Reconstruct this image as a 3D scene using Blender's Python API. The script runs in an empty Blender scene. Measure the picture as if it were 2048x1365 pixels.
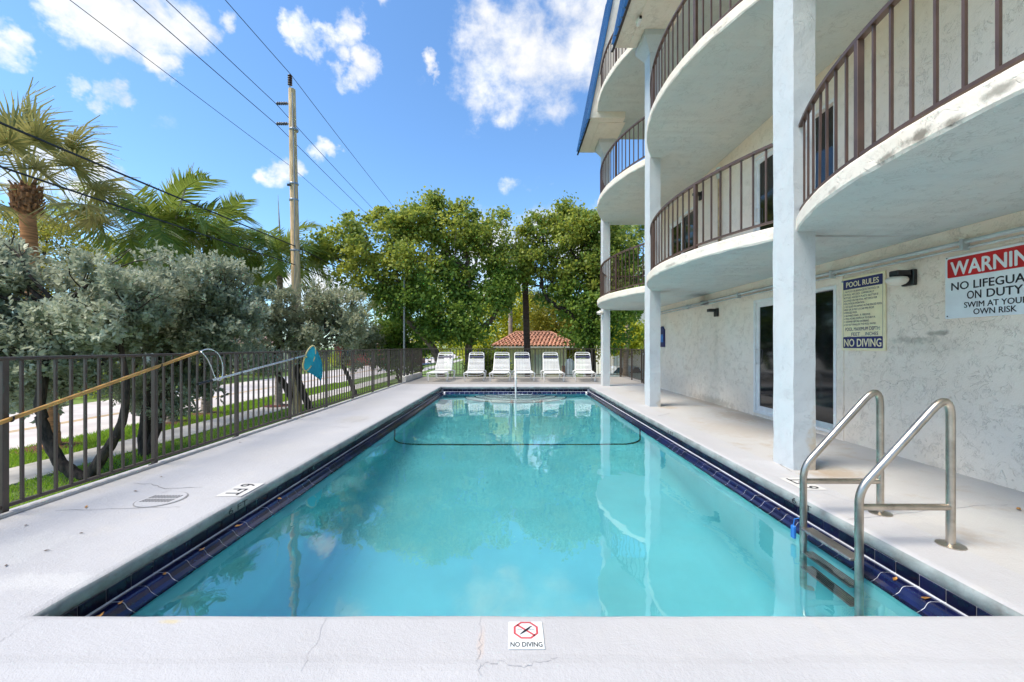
import bpy, math, random
import numpy as np
from mathutils import Vector, Matrix

random.seed(7)
rng = np.random.default_rng(11)
S = bpy.context.scene
COL = S.collection
R = math.radians
F = 830.0            # focal length in pixels of the 2048 px wide photograph
CAMZ = 1.30

# ------------------------------------------------------------------ camera
cam_d = bpy.data.cameras.new('camera')
cam = bpy.data.objects.new('camera', cam_d)
COL.objects.link(cam)
cam.location = (0, 0, CAMZ)
cam.rotation_euler = (R(90), 0, 0)
cam_d.sensor_width = 36.0
cam_d.lens = 36.0 * F / 2048.0
cam_d.shift_x = -2.0 / 2048.0
cam_d.shift_y = 10.5 / 2048.0
cam_d.clip_start = 0.05
cam_d.clip_end = 2000
S.camera = cam


def P(px, py, Y):
    """photo pixel + distance -> world point"""
    return Vector(((px - 1026.0) * Y / F, Y, CAMZ + (693.0 - py) * Y / F))


# ------------------------------------------------------------------ world
SUN_EL, SUN_AZ = R(58), R(-110)          # azimuth measured from +Y towards +X
SUN_DIR = Vector((math.sin(SUN_AZ) * math.cos(SUN_EL), math.cos(SUN_AZ) * math.cos(SUN_EL), math.sin(SUN_EL)))
W = bpy.data.worlds.new('World')
S.world = W
W.use_nodes = True
wn, wl = W.node_tree.nodes, W.node_tree.links
wn.clear()
w_out = wn.new('ShaderNodeOutputWorld')
w_bg = wn.new('ShaderNodeBackground')
w_bg.inputs['Strength'].default_value = 0.098
sky = wn.new('ShaderNodeTexSky')
sky.sky_type = 'NISHITA'
sky.sun_disc = False
sky.sun_elevation = SUN_EL
sky.sun_rotation = SUN_AZ % (2 * math.pi)
sky.altitude = 0
sky.air_density = 1.0
sky.dust_density = 0.3
sky.ozone_density = 1.8
w_tc = wn.new('ShaderNodeTexCoord')


def wmath(op, a, b=None, clamp=False):
    n = wn.new('ShaderNodeMath')
    n.operation = op
    n.use_clamp = clamp
    for i, v in enumerate((a, b)):
        if v is None:
            continue
        if isinstance(v, (int, float)):
            n.inputs[i].default_value = v
        else:
            wl.new(v, n.inputs[i])
    return n.outputs[0]


w_norm = wn.new('ShaderNodeVectorMath')
w_norm.operation = 'NORMALIZE'
wl.new(w_tc.outputs['Generated'], w_norm.inputs[0])
# ragged outlines: the direction is shaken by noise before the cloud masks are read
wz = wn.new('ShaderNodeTexNoise')
wz.inputs['Scale'].default_value = 7.0
wz.inputs['Detail'].default_value = 6.0
wz.inputs['Roughness'].default_value = 0.6
wl.new(w_norm.outputs[0], wz.inputs['Vector'])
wa = wn.new('ShaderNodeVectorMath')
wa.operation = 'MULTIPLY_ADD'
wl.new(wz.outputs['Color'], wa.inputs[0])
wa.inputs[1].default_value = (0.24, 0.24, 0.17)
wb = wn.new('ShaderNodeVectorMath')
wb.operation = 'ADD'
wl.new(w_norm.outputs[0], wb.inputs[0])
wb.inputs[1].default_value = (-0.12, -0.12, -0.085)
wl.new(wb.outputs[0], wa.inputs[2])
w_warp = wn.new('ShaderNodeVectorMath')
w_warp.operation = 'NORMALIZE'
wl.new(wa.outputs[0], w_warp.inputs[0])
# cumulus clouds: soft masks round the directions where each one floats
CLOUDS = [(1000, 125, 80), (1065, 125, 100), (1135, 95, 100), (1195, 40, 80), (1035, 190, 50),
          (180, 30, 50), (255, 50, 56), (330, 50, 48), (285, 105, 32), (430, 30, 24),
          (640, 66, 32), (612, 72, 26), (690, 55, 26), (715, 135, 32), (845, 130, 18),
          (175, 185, 26), (5, 85, 32), (560, 318, 30), (590, 320, 20), (652, 293, 18), (125, 140, 20),
          (750, 2, 26), (1055, 460, 45), (1125, 480, 70), (1190, 500, 70), (960, 520, 70),
          (360, 400, 24), (60, 330, 60), (200, 380, 50), (640, 590, 60), (1000, 570, 70)]
mask = None
for (cx, cy, cr) in CLOUDS:
    d = Vector(((cx - 1026) / F, 1.0, (693 - cy) / F))
    ang = cr / F / d.length * 0.85
    d.normalize()
    n = wn.new('ShaderNodeVectorMath')
    n.operation = 'DOT_PRODUCT'
    wl.new(w_warp.outputs[0], n.inputs[0])
    n.inputs[1].default_value = d
    mr = wn.new('ShaderNodeMapRange')
    mr.inputs['From Min'].default_value = math.cos(ang * 1.9)
    mr.inputs['From Max'].default_value = math.cos(ang * 0.1)
    wl.new(n.outputs['Value'], mr.inputs['Value'])
    mask = mr.outputs[0] if mask is None else wmath('MAXIMUM', mask, mr.outputs[0])
# loose scattered cloud everywhere outside the view as well
w_map = wn.new('ShaderNodeMapping')
w_map.inputs['Scale'].default_value = (1, 1, 1.25)
wl.new(w_norm.outputs[0], w_map.inputs[0])
cn = wn.new('ShaderNodeTexNoise')
cn.inputs['Scale'].default_value = 11.0
cn.inputs['Detail'].default_value = 9.0
cn.inputs['Roughness'].default_value = 0.62
cn.inputs['Distortion'].default_value = 0.1
wl.new(w_map.outputs[0], cn.inputs['Vector'])
fb = wmath('SUBTRACT', cn.outputs['Fac'], 0.5)
dens = wmath('ADD', wmath('MULTIPLY', mask, 1.25), wmath('MULTIPLY', fb, 2.6))
mr = wn.new('ShaderNodeMapRange')
mr.interpolation_type = 'SMOOTHSTEP'
mr.inputs['From Min'].default_value = 0.38
mr.inputs['From Max'].default_value = 1.55
wl.new(dens, mr.inputs['Value'])
hz_sep = wn.new('ShaderNodeSeparateXYZ')
wl.new(w_norm.outputs[0], hz_sep.inputs[0])
cl_f = wmath('MULTIPLY', mr.outputs[0], wmath('GREATER_THAN', hz_sep.outputs['Z'], 0.0))
w_mix = wn.new('ShaderNodeMix')
w_mix.data_type = 'RGBA'
wl.new(cl_f, w_mix.inputs['Factor'])
w_tint = wn.new('ShaderNodeMix')
w_tint.data_type = 'RGBA'
w_tint.blend_type = 'MULTIPLY'
w_tint.inputs['Factor'].default_value = 1.0
wl.new(sky.outputs[0], w_tint.inputs['A'])
w_tint.inputs['B'].default_value = (0.80, 1.06, 1.24, 1)
wl.new(w_tint.outputs['Result'], w_mix.inputs['A'])
w_sh = wn.new('ShaderNodeMapRange')
w_sh.inputs['From Min'].default_value = 0.35
w_sh.inputs['From Max'].default_value = 0.75
w_sh.inputs['To Min'].default_value = 4.7
w_sh.inputs['To Max'].default_value = 6.2
wl.new(wz.outputs['Fac'], w_sh.inputs['Value'])
w_cc = wn.new('ShaderNodeCombineColor')
for k_ in range(3):
    wl.new(w_sh.outputs[0], w_cc.inputs[k_])
wl.new(w_cc.outputs[0], w_mix.inputs['B'])
wl.new(w_mix.outputs['Result'], w_bg.inputs['Color'])
wl.new(w_bg.outputs[0], w_out.inputs['Surface'])

# ------------------------------------------------------------------ sun: veiled by thin cloud, so very soft
sun_d = bpy.data.lights.new('sun', 'SUN')
sun_d.energy = 2.6
sun_d.angle = R(28)
sun_d.color = (1.0, 0.90, 0.745)
sun = bpy.data.objects.new('sun', sun_d)
COL.objects.link(sun)
sun.rotation_euler = SUN_DIR.to_track_quat('Z', 'Y').to_euler()

S.view_settings.view_transform = 'Standard'
S.view_settings.look = 'None'
S.view_settings.gamma = 1
S.view_settings.use_curve_mapping = False
S.view_settings.exposure = 1.12
S.cycles.use_denoising = True
S.cycles.max_bounces = 12
S.cycles.diffuse_bounces = 4
S.cycles.glossy_bounces = 4
S.cycles.transmission_bounces = 8
S.cycles.transparent_max_bounces = 8
S.cycles.sample_clamp_indirect = 8


# ================================================================== materials
def new_mat(name):
    m = bpy.data.materials.new(name)
    m.use_nodes = True
    nt = m.node_tree
    b = nt.nodes.get('Principled BSDF')
    return m, nt, nt.nodes, nt.links, b


def noise(nt, vec, scale, detail=4, rough=0.55, dist=0.0):
    n = nt.nodes.new('ShaderNodeTexNoise')
    n.inputs['Scale'].default_value = scale
    n.inputs['Detail'].default_value = detail
    n.inputs['Roughness'].default_value = rough
    n.inputs['Distortion'].default_value = dist
    if vec is not None:
        nt.links.new(vec, n.inputs['Vector'])
    return n.outputs['Fac']


def mmath(nt, op, a, b=None, c=None, clamp=False):
    n = nt.nodes.new('ShaderNodeMath')
    n.operation = op
    n.use_clamp = clamp
    for i, v in enumerate((a, b, c)):
        if v is None:
            continue
        if isinstance(v, (int, float)):
            n.inputs[i].default_value = v
        else:
            nt.links.new(v, n.inputs[i])
    return n.outputs[0]


def mrange(nt, v, a, b, c=0.0, d=1.0):
    n = nt.nodes.new('ShaderNodeMapRange')
    n.interpolation_type = 'SMOOTHSTEP'
    for k, x in (('From Min', a), ('From Max', b), ('To Min', c), ('To Max', d)):
        n.inputs[k].default_value = x
    nt.links.new(v, n.inputs['Value'])
    return n.outputs[0]


def mixc(nt, fac, a, b, mode='MIX'):
    n = nt.nodes.new('ShaderNodeMix')
    n.data_type = 'RGBA'
    n.blend_type = mode
    for k, v in (('Factor', fac), ('A', a), ('B', b)):
        if isinstance(v, (int, float)):
            n.inputs[k].default_value = v
        elif isinstance(v, (tuple, list)):
            n.inputs[k].default_value = (*v[:3], 1)
        else:
            nt.links.new(v, n.inputs[k])
    return n.outputs['Result']


def bump(nt, h, strength, dist, normal=None):
    n = nt.nodes.new('ShaderNodeBump')
    n.inputs['Strength'].default_value = strength
    n.inputs['Distance'].default_value = dist
    nt.links.new(h, n.inputs['Height'])
    if normal is not None:
        nt.links.new(normal, n.inputs['Normal'])
    return n.outputs['Normal']


def pos(nt):
    return nt.nodes.new('ShaderNodeNewGeometry').outputs['Position']


def scalevec(nt, v, s):
    n = nt.nodes.new('ShaderNodeVectorMath')
    n.operation = 'MULTIPLY'
    nt.links.new(v, n.inputs[0])
    n.inputs[1].default_value = s
    return n.outputs[0]


def pmat(name, col, rough=0.55, metal=0.0, var=0.12, vs=4.0, bmp=0.0, bs=40.0, dirt=0.0, dirtcol=(0.2, 0.17, 0.13),
         rand=0.0, spec=0.5, stretch=None, coat=0.0):
    m, nt, N, L, b = new_mat(name)
    v = pos(nt)
    if stretch:
        v = scalevec(nt, v, stretch)
    c2 = tuple(max(0, x * (1 - var * 1.6)) for x in col)
    c1 = tuple(min(1, x * (1 + var)) for x in col)
    c = mixc(nt, mrange(nt, noise(nt, v, vs, 6), 0.3, 0.7), c1, c2)
    if dirt:
        f = mrange(nt, noise(nt, v, vs * 2.3, 8, 0.65), 0.5, 0.75, 0, dirt)
        c = mixc(nt, f, c, dirtcol)
    if rand:
        oi = N.new('ShaderNodeObjectInfo')
        k = mmath(nt, 'MULTIPLY_ADD', oi.outputs['Random'], rand * 2, 1 - rand)
        h = N.new('ShaderNodeHueSaturation')
        L.new(k, h.inputs['Value'])
        L.new(c, h.inputs['Color'])
        c = h.outputs[0]
    L.new(c, b.inputs['Base Color'])
    b.inputs['Roughness'].default_value = rough
    b.inputs['Metallic'].default_value = metal
    b.inputs['Specular IOR Level'].default_value = spec
    b.inputs['Coat Weight'].default_value = coat
    if bmp:
        L.new(bump(nt, noise(nt, v, bs, 5), bmp, 0.01), b.inputs['Normal'])
    return m


def add_stains(nt, v, c, stains):
    for (cx, cy, cz, sx, sy, sz, amt, scol) in stains:
        q = nt.nodes.new('ShaderNodeVectorMath')
        q.operation = 'SUBTRACT'
        nt.links.new(v, q.inputs[0])
        q.inputs[1].default_value = (cx, cy, cz)
        s = scalevec(nt, q.outputs[0], (1 / sx, 1 / sy, 1 / sz))
        ln = nt.nodes.new('ShaderNodeVectorMath')
        ln.operation = 'LENGTH'
        nt.links.new(s, ln.inputs[0])
        dd = mmath(nt, 'ADD', ln.outputs['Value'], mmath(nt, 'MULTIPLY', mmath(nt, 'SUBTRACT', noise(nt, v, 9, 6, 0.7), 0.5), 2.4))
        c = mixc(nt, mrange(nt, dd, 0.25, 1.15, amt, 0), c, scol)
    return c


def stucco(name, col, warm, stains=(), line=0.5, sc=5.0):
    """hand trowelled stucco: curved ridges, grime and blotches"""
    m, nt, N, L, b = new_mat(name)
    v = pos(nt)
    n1 = noise(nt, v, sc, 3, 0.55, 1.6)
    a = mmath(nt, 'ABSOLUTE', mmath(nt, 'SUBTRACT', n1, 0.5))
    ridge = mrange(nt, a, 0.0, 0.024, 1.0, 0.0)
    msk = mrange(nt, noise(nt, v, sc * 0.9, 3), 0.46, 0.60)
    n2 = noise(nt, scalevec(nt, v, (1.7, 1.7, 1.1)), sc * 2.1, 3, 0.5, 2.2)
    r2 = mrange(nt, mmath(nt, 'ABSOLUTE', mmath(nt, 'SUBTRACT', n2, 0.5)), 0.0, 0.03, 1.0, 0.0)
    msk2 = mrange(nt, noise(nt, v, sc * 1.4, 3), 0.5, 0.62)
    rr = mmath(nt, 'MAXIMUM', mmath(nt, 'MULTIPLY', ridge, msk), mmath(nt, 'MULTIPLY', r2, msk2))
    h = mmath(nt, 'ADD', mmath(nt, 'MULTIPLY', rr, -1.0), mmath(nt, 'MULTIPLY', noise(nt, v, 14, 5), 0.9))
    h = mmath(nt, 'ADD', h, mmath(nt, 'MULTIPLY', noise(nt, v, 90, 3), 0.25))
    L.new(bump(nt, h, 0.42 * line + 0.15, 0.012), b.inputs['Normal'])
    c = mixc(nt, mrange(nt, noise(nt, v, 0.9, 5), 0.3, 0.7), col, warm)
    c = mixc(nt, mmath(nt, 'MULTIPLY', rr, 0.22 * line), c, tuple(x * 0.3 for x in col))  # trowel grooves darkened: relief shade put into the colour
    c = mixc(nt, mrange(nt, noise(nt, v, 3.1, 8, 0.7), 0.56, 0.8, 0, 0.22), c, tuple(x * 0.66 for x in warm))
    c = add_stains(nt, v, c, stains)
    L.new(c, b.inputs['Base Color'])
    b.inputs['Roughness'].default_value = 0.75
    b.inputs['Specular IOR Level'].default_value = 0.3
    return m


def leafmat(name, dark, mid, light, trans=0.25, rough=0.5, scale=0.9):
    m, nt, N, L, b = new_mat(name)
    at = N.new('ShaderNodeAttribute')
    at.attribute_name = 'rnd'
    v = pos(nt)
    n1 = noise(nt, v, scale, 3)
    k = mmath(nt, 'ADD', mmath(nt, 'MULTIPLY', at.outputs['Fac'], 0.65), mmath(nt, 'MULTIPLY', n1, 0.7))
    cr = N.new('ShaderNodeValToRGB')
    L.new(k, cr.inputs['Fac'])
    e = cr.color_ramp.elements
    e[0].position, e[0].color = 0.2, (*dark, 1)
    e[1].position, e[1].color = 1.0, (*light, 1)
    x = e.new(0.62)
    x.color = (*mid, 1)
    L.new(cr.outputs[0], b.inputs['Base Color'])
    b.inputs['Roughness'].default_value = rough
    b.inputs['Specular IOR Level'].default_value = 0.35
    tr = N.new('ShaderNodeBsdfTranslucent')
    tc = mixc(nt, 0.5, cr.outputs[0], tuple(min(1, q * 1.6) for q in light))
    L.new(tc, tr.inputs['Color'])
    ms = N.new('ShaderNodeMixShader')
    ms.inputs[0].default_value = trans
    L.new(b.outputs[0], ms.inputs[1])
    L.new(tr.outputs[0], ms.inputs[2])
    L.new(ms.outputs[0], N['Material Output'].inputs['Surface'])
    return m


M = {}


def deck_mat(name, col, wear, wearcol, blot=0.25, stains=()):
    m, nt, N, L, b = new_mat(name)
    v = pos(nt)
    c = mixc(nt, mrange(nt, noise(nt, v, 0.7, 6, 0.6), 0.3, 0.7), col, tuple(x * 0.90 for x in col))
    c = mixc(nt, mrange(nt, noise(nt, v, 2.3, 8, 0.68), 0.52, 0.72, 0, wear), c, wearcol)
    c = mixc(nt, mrange(nt, noise(nt, v, 26, 6, 0.7), 0.60, 0.80, 0, blot), c, tuple(x * 0.55 for x in col))
    c = mixc(nt, mrange(nt, noise(nt, scalevec(nt, v, (1, 0.35, 1)), 7, 7, 0.7), 0.6, 0.8, 0, 0.22), c, (0.50, 0.46, 0.40))
    c = add_stains(nt, v, c, stains)
    L.new(c, b.inputs['Base Color'])
    b.inputs['Roughness'].default_value = 0.62
    b.inputs['Specular IOR Level'].default_value = 0.3
    h = mmath(nt, 'ADD', noise(nt, v, 55, 6, 0.65), mmath(nt, 'MULTIPLY', noise(nt, v, 9, 4), 1.3))
    h = mmath(nt, 'ADD', h, mmath(nt, 'MULTIPLY', noise(nt, v, 150, 3), 0.5))
    L.new(bump(nt, h, 0.5, 0.009), b.inputs['Normal'])
    return m


M['deck'] = deck_mat('painted_deck', (0.488, 0.480, 0.488), 0.4, (0.53, 0.50, 0.46),
                     stains=((-1.62, 1.96, 0, 0.06, 0.02, 1, 0.8, (0.55, 0.47, 0.30)), (-2.6, 2.3, 0, 0.5, 0.12, 1, 0.4, (0.62, 0.61, 0.59)), (-3.2, 2.6, 0, 0.35, 0.35, 1, 0.35, (0.58, 0.57, 0.55)),
                             (-3.0, 5.2, 0, 0.5, 0.7, 1, 0.3, (0.47, 0.45, 0.42)), (-2.8, 7.4, 0, 0.35, 0.5, 1, 0.55, (0.40, 0.38, 0.35)), (-3.3, 9.5, 0, 0.5, 1.2, 1, 0.3, (0.45, 0.43, 0.40)),
                             (-0.14, 1.82, 0, 0.02, 0.12, 1, 0.5, (0.56, 0.45, 0.38)), (-3.75, 4.2, 0, 0.15, 1.6, 1, 0.45, (0.44, 0.42, 0.38)), (0.9, 1.9, 0, 0.5, 0.1, 1, 0.3, (0.47, 0.46, 0.45))))
M['deck_worn'] = deck_mat('worn_deck', (0.495, 0.482, 0.472), 0.9, (0.42, 0.36, 0.30),
                          stains=((4.25, 7.7, 0, 0.5, 0.8, 1, 0.55, (0.36, 0.27, 0.18)), (3.3, 4.25, 0, 0.35, 0.25, 1, 0.6, (0.34, 0.25, 0.16)),
                                  (3.5, 6.5, 0, 0.6, 0.9, 1, 0.35, (0.40, 0.32, 0.24)), (3.5, 3.1, 0, 0.5, 0.5, 1, 0.3, (0.62, 0.60, 0.55)),
                                  (3.3, 8.8, 0, 0.25, 0.25, 1, 0.5, (0.36, 0.28, 0.2)), (4.45, 9.5, 0, 0.2, 1.4, 1, 0.5, (0.38, 0.29, 0.2)),
                                  (3.6, 2.4, 0, 0.3, 0.3, 1, 0.3, (0.40, 0.33, 0.26))))
M['deck_roll_shade'] = deck_mat('shaded_deck_roll', (0.465, 0.457, 0.464), 0.6, (0.50, 0.49, 0.48))  # deck paint darkened: shade of the rolled near edge put into the colour
M['patio'] = deck_mat('bare_patio', (0.36, 0.335, 0.31), 0.4, (0.32, 0.29, 0.26))
M['coping'] = pmat('coping_edge_paint', (0.25, 0.285, 0.28), 0.6, var=0.18, vs=5, bmp=0.5, bs=30, dirt=0.65, dirtcol=(0.16, 0.16, 0.15))
M['grout'] = pmat('white_grout', (0.72, 0.73, 0.75), 0.7, var=0.1)
M['grout_grey'] = pmat('grey_tile_grout', (0.30, 0.31, 0.33), 0.8, var=0.2)
M['tile_wall'] = pmat('navy_wall_tile', (0.005, 0.006, 0.026), 0.22, var=0.3, vs=9, rand=0.35, spec=0.22)
M['tile_edge'] = pmat('blue_edge_tile', (0.006, 0.009, 0.048), 0.12, var=0.25, vs=7, rand=0.3, spec=0.55)
M['plaster'] = pmat('turquoise_pool_plaster', (0.20, 0.75, 0.82), 0.7, var=0.05, vs=1.2, dirt=0.12, dirtcol=(0.17, 0.64, 0.71))
M['step_plaster'] = pmat('pale_step_plaster', (0.85, 0.95, 0.93), 0.7, var=0.04)
M['fence'] = pmat('bronze_fence_metal', (0.070, 0.052, 0.042), 0.45, metal=0.0, var=0.12, vs=6, spec=0.5)
M['rail'] = pmat('brown_railing_metal', (0.080, 0.046, 0.032), 0.45, var=0.18, vs=5, spec=0.5)
M['wall'] = stucco('pale_stucco_wall', (0.82, 0.735, 0.625), (0.82, 0.70, 0.57),
                   line=0.95, sc=5.5, stains=((4.55, 4.72, 1.37, 0.3, 0.34, 0.05, 0.40, (0.17, 0.16, 0.12)),
                           (4.55, 4.45, 1.44, 0.3, 0.16, 0.035, 0.55, (0.12, 0.11, 0.08)),
                           (4.55, 4.60, 1.30, 0.3, 0.5, 0.12, 0.22, (0.36, 0.33, 0.26)),
                           (4.55, 9.3, 1.2, 0.3, 0.16, 0.9, 0.20, (0.45, 0.42, 0.33)),
                           (4.55, 9.5, 0.05, 0.3, 1.3, 0.12, 0.5, (0.42, 0.34, 0.25))))
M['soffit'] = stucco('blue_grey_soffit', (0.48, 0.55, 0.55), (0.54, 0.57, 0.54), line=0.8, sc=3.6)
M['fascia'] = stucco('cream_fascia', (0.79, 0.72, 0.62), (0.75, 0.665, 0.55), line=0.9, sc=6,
                     stains=[(x, y, z, 0.12, sy, sz, a, (0.10, 0.085, 0.06)) for (x, y, z, sy, sz, a) in
                             ((2.45, 2.70, 2.53, 0.10, 0.03, 0.75), (2.43, 2.48, 2.55, 0.12, 0.04, 0.8), (2.44, 2.28, 2.53, 0.10, 0.03, 0.7), (2.43, 2.05, 2.57, 0.10, 0.035, 0.6),
                              (2.60, 3.3, 2.54, 0.14, 0.025, 0.5), (2.43, 6.4, 2.55, 0.2, 0.03, 0.5), (2.5, 5.6, 2.60, 0.16, 0.025, 0.45), (2.43, 7.2, 5.38, 0.25, 0.03, 0.55), (2.6, 5.3, 5.40, 0.2, 0.03, 0.5))])
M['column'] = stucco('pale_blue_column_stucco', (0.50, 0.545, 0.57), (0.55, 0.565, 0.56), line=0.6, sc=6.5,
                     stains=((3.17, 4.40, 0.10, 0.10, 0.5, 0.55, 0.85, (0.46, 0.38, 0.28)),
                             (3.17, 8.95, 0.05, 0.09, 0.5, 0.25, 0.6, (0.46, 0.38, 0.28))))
M['roof_blue'] = pmat('blue_metal_roofing', (0.05, 0.165, 0.36), 0.35, metal=0.1, var=0.15, vs=2)
M['white_metal'] = pmat('white_painted_metal', (0.74, 0.74, 0.72), 0.35, var=0.06, dirt=0.12)
M['strap'] = pmat('white_vinyl_strap', (0.76, 0.75, 0.72), 0.45, var=0.06, rand=0.06)
M['strap_navy'] = pmat('navy_vinyl_strap', (0.028, 0.034, 0.085), 0.45, var=0.12)
M['steel'] = pmat('weathered_stainless', (0.52, 0.46, 0.385), 0.34, metal=1.0, var=0.16, vs=7, dirt=0.45, dirtcol=(0.26, 0.23, 0.19), bmp=0.05)
M['steel_dark'] = pmat('ladder_tread_steel', (0.32, 0.31, 0.30), 0.4, metal=0.8, var=0.25, vs=12, dirt=0.5, dirtcol=(0.10, 0.10, 0.10))
M['black'] = pmat('black_plastic', (0.012, 0.012, 0.013), 0.4)
M['ink'] = pmat('black_print', (0.012, 0.012, 0.014), 0.6)
M['ink_navy'] = pmat('navy_print', (0.018, 0.022, 0.12), 0.5)
M['ink_red'] = pmat('red_print', (0.52, 0.012, 0.014), 0.4)
M['decal_red'] = pmat('faded_red_print', (0.60, 0.09, 0.10), 0.5)
M['sign_white'] = pmat('white_sign_face', (0.72, 0.76, 0.76), 0.35, var=0.04)
M['sign_cream'] = pmat('yellowed_sign_face', (0.84, 0.75, 0.47), 0.4, var=0.06)
M['globe'] = pmat('milky_lamp_globe', (0.72, 0.69, 0.60), 0.3, var=0.05)
M['screen'] = pmat('dark_door_glass', (0.006, 0.007, 0.008), 0.06, spec=0.6, var=0.1)
M['conduit'] = pmat('painted_conduit', (0.46, 0.51, 0.51), 0.5)
M['rust'] = pmat('rusty_tan_pipe', (0.42, 0.30, 0.17), 0.7, var=0.3, dirt=0.4)
M['blue_plastic'] = pmat('blue_plastic', (0.02, 0.16, 0.50), 0.4)
M['bamboo'] = pmat('yellow_pole', (0.55, 0.30, 0.075), 0.45, var=0.14, vs=12)
M['alu'] = pmat('aluminium_pole', (0.66, 0.68, 0.70), 0.3, metal=0.6, var=0.08)
M['net_rim'] = pmat('yellowed_net_rim', (0.66, 0.55, 0.26), 0.5)
M['leaf_dry'] = pmat('dry_leaf', (0.42, 0.20, 0.04), 0.6, var=0.35, vs=40, rand=0.35)
M['leaf_brown'] = pmat('brown_leaf', (0.10, 0.055, 0.03), 0.6, var=0.35, vs=40, rand=0.35)
M['wood'] = pmat('weathered_pole_wood', (0.74, 0.50, 0.26), 0.75, var=0.28, vs=3, stretch=(9, 9, 0.7), dirt=0.35, dirtcol=(0.18, 0.13, 0.08), bmp=0.5, bs=14)
M['insul'] = pmat('grey_insulator', (0.10, 0.10, 0.11), 0.35)
M['insul_brown'] = pmat('brown_insulator', (0.07, 0.035, 0.028), 0.3)
M['wire'] = pmat('black_cable', (0.02, 0.02, 0.02), 0.5)
M['wire_grey'] = pmat('bare_wire', (0.045, 0.06, 0.075), 0.5)
M['galv'] = pmat('galvanised_steel', (0.34, 0.36, 0.38), 0.4, metal=0.5)
M['road'] = pmat('pale_concrete_road', (0.60, 0.54, 0.51), 0.8, var=0.12, vs=0.6, dirt=0.2, dirtcol=(0.36, 0.32, 0.30), bmp=0.2)
M['yellow_line'] = pmat('yellow_road_paint', (0.55, 0.33, 0.06), 0.7, var=0.2)
M['sidewalk'] = pmat('sidewalk_concrete', (0.50, 0.46, 0.41), 0.8, var=0.15, vs=1.5, bmp=0.2)
M['soil'] = pmat('grass_ground', (0.13, 0.20, 0.03), 0.9, var=0.4, vs=1.6, bmp=0.5, bs=20)
M['mulch'] = pmat('red_mulch', (0.13, 0.035, 0.02), 0.9, var=0.5, vs=12, bmp=1.0, bs=40)
M['kerb'] = pmat('cream_kerb', (0.60, 0.55, 0.49), 0.8, var=0.12, bmp=0.3)
M['bark_dark'] = pmat('dark_bark', (0.052, 0.036, 0.027), 0.9, var=0.5, vs=6, stretch=(3, 3, 0.8), bmp=1.0, bs=16)
M['bark_pale'] = pmat('pale_bark', (0.22, 0.155, 0.115), 0.85, var=0.4, vs=4, bmp=0.8, bs=12)
M['palm_trunk'] = pmat('palm_trunk_orange', (0.52, 0.23, 0.095), 0.85, var=0.25, vs=3, stretch=(1, 1, 8), bmp=0.9, bs=4)
M['palm_grey'] = pmat('palm_trunk_grey', (0.34, 0.27, 0.215), 0.85, var=0.3, vs=3, stretch=(1, 1, 7), bmp=0.8, bs=4)
M['palm_brown'] = pmat('palm_trunk_brown', (0.115, 0.062, 0.042), 0.85, var=0.3, vs=3, stretch=(1, 1, 8), bmp=0.9, bs=4)
M['boot'] = pmat('palm_boot', (0.33, 0.15, 0.062), 0.85, var=0.45, vs=9, bmp=0.6)
M['spear'] = pmat('dry_palm_spear', (0.46, 0.37, 0.27), 0.7, var=0.2)
M['roof_tile'] = pmat('terracotta_roof_tile', (0.52, 0.25, 0.16), 0.75, var=0.35, vs=5, bmp=0.3)
M['cream_wall'] = pmat('cream_wall', (0.86, 0.74, 0.52), 0.8, var=0.08)
M['white_wall'] = pmat('white_house_wall', (0.72, 0.68, 0.62), 0.8, var=0.08)
M['pink_roof'] = pmat('faded_pink_roof', (0.52, 0.33, 0.27), 0.8, var=0.12, vs=1)
M['red_wall'] = pmat('red_house_wall', (0.30, 0.07, 0.05), 0.8)
M['window_dark'] = pmat('dark_window_glass', (0.02, 0.045, 0.055), 0.1)
M['car_white'] = pmat('white_car_paint', (0.70, 0.72, 0.74), 0.2, coat=0.6)
M['tyre'] = pmat('tyre_rubber', (0.015, 0.015, 0.015), 0.8)

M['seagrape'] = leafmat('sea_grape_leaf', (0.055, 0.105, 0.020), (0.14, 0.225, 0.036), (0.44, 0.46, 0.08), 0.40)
M['seagrape_low'] = leafmat('sea_grape_shade_leaf', (0.052, 0.108, 0.020), (0.125, 0.235, 0.040), (0.29, 0.39, 0.065), 0.40)  # darker copy for low foliage; crown shade put into the leaf colour
M['silver'] = leafmat('silver_buttonwood_leaf', (0.055, 0.075, 0.035), (0.235, 0.270, 0.165), (0.52, 0.55, 0.42), 0.30, 0.5)
M['silver_far'] = leafmat('silver_far_leaf', (0.07, 0.09, 0.04), (0.27, 0.295, 0.17), (0.54, 0.55, 0.39), 0.30, 0.5)
M['lime'] = leafmat('lime_tree_leaf', (0.15, 0.20, 0.015), (0.46, 0.50, 0.04), (0.78, 0.72, 0.09), 0.5)
M['olive'] = leafmat('olive_tree_leaf', (0.06, 0.085, 0.012), (0.23, 0.24, 0.03), (0.50, 0.44, 0.06), 0.36)
M['hedge'] = leafmat('hedge_leaf', (0.03, 0.06, 0.012), (0.13, 0.21, 0.025), (0.55, 0.58, 0.07), 0.3)
M['frond_fan'] = leafmat('fan_frond', (0.085, 0.10, 0.032), (0.19, 0.20, 0.062), (0.40, 0.35, 0.12), 0.3, 0.4)
M['frond_feather'] = leafmat('feather_frond', (0.035, 0.08, 0.014), (0.12, 0.21, 0.03), (0.32, 0.36, 0.07), 0.3, 0.35)
M['grass'] = leafmat('grass_blade', (0.07, 0.14, 0.012), (0.20, 0.37, 0.025), (0.36, 0.50, 0.045), 0.35)


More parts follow.
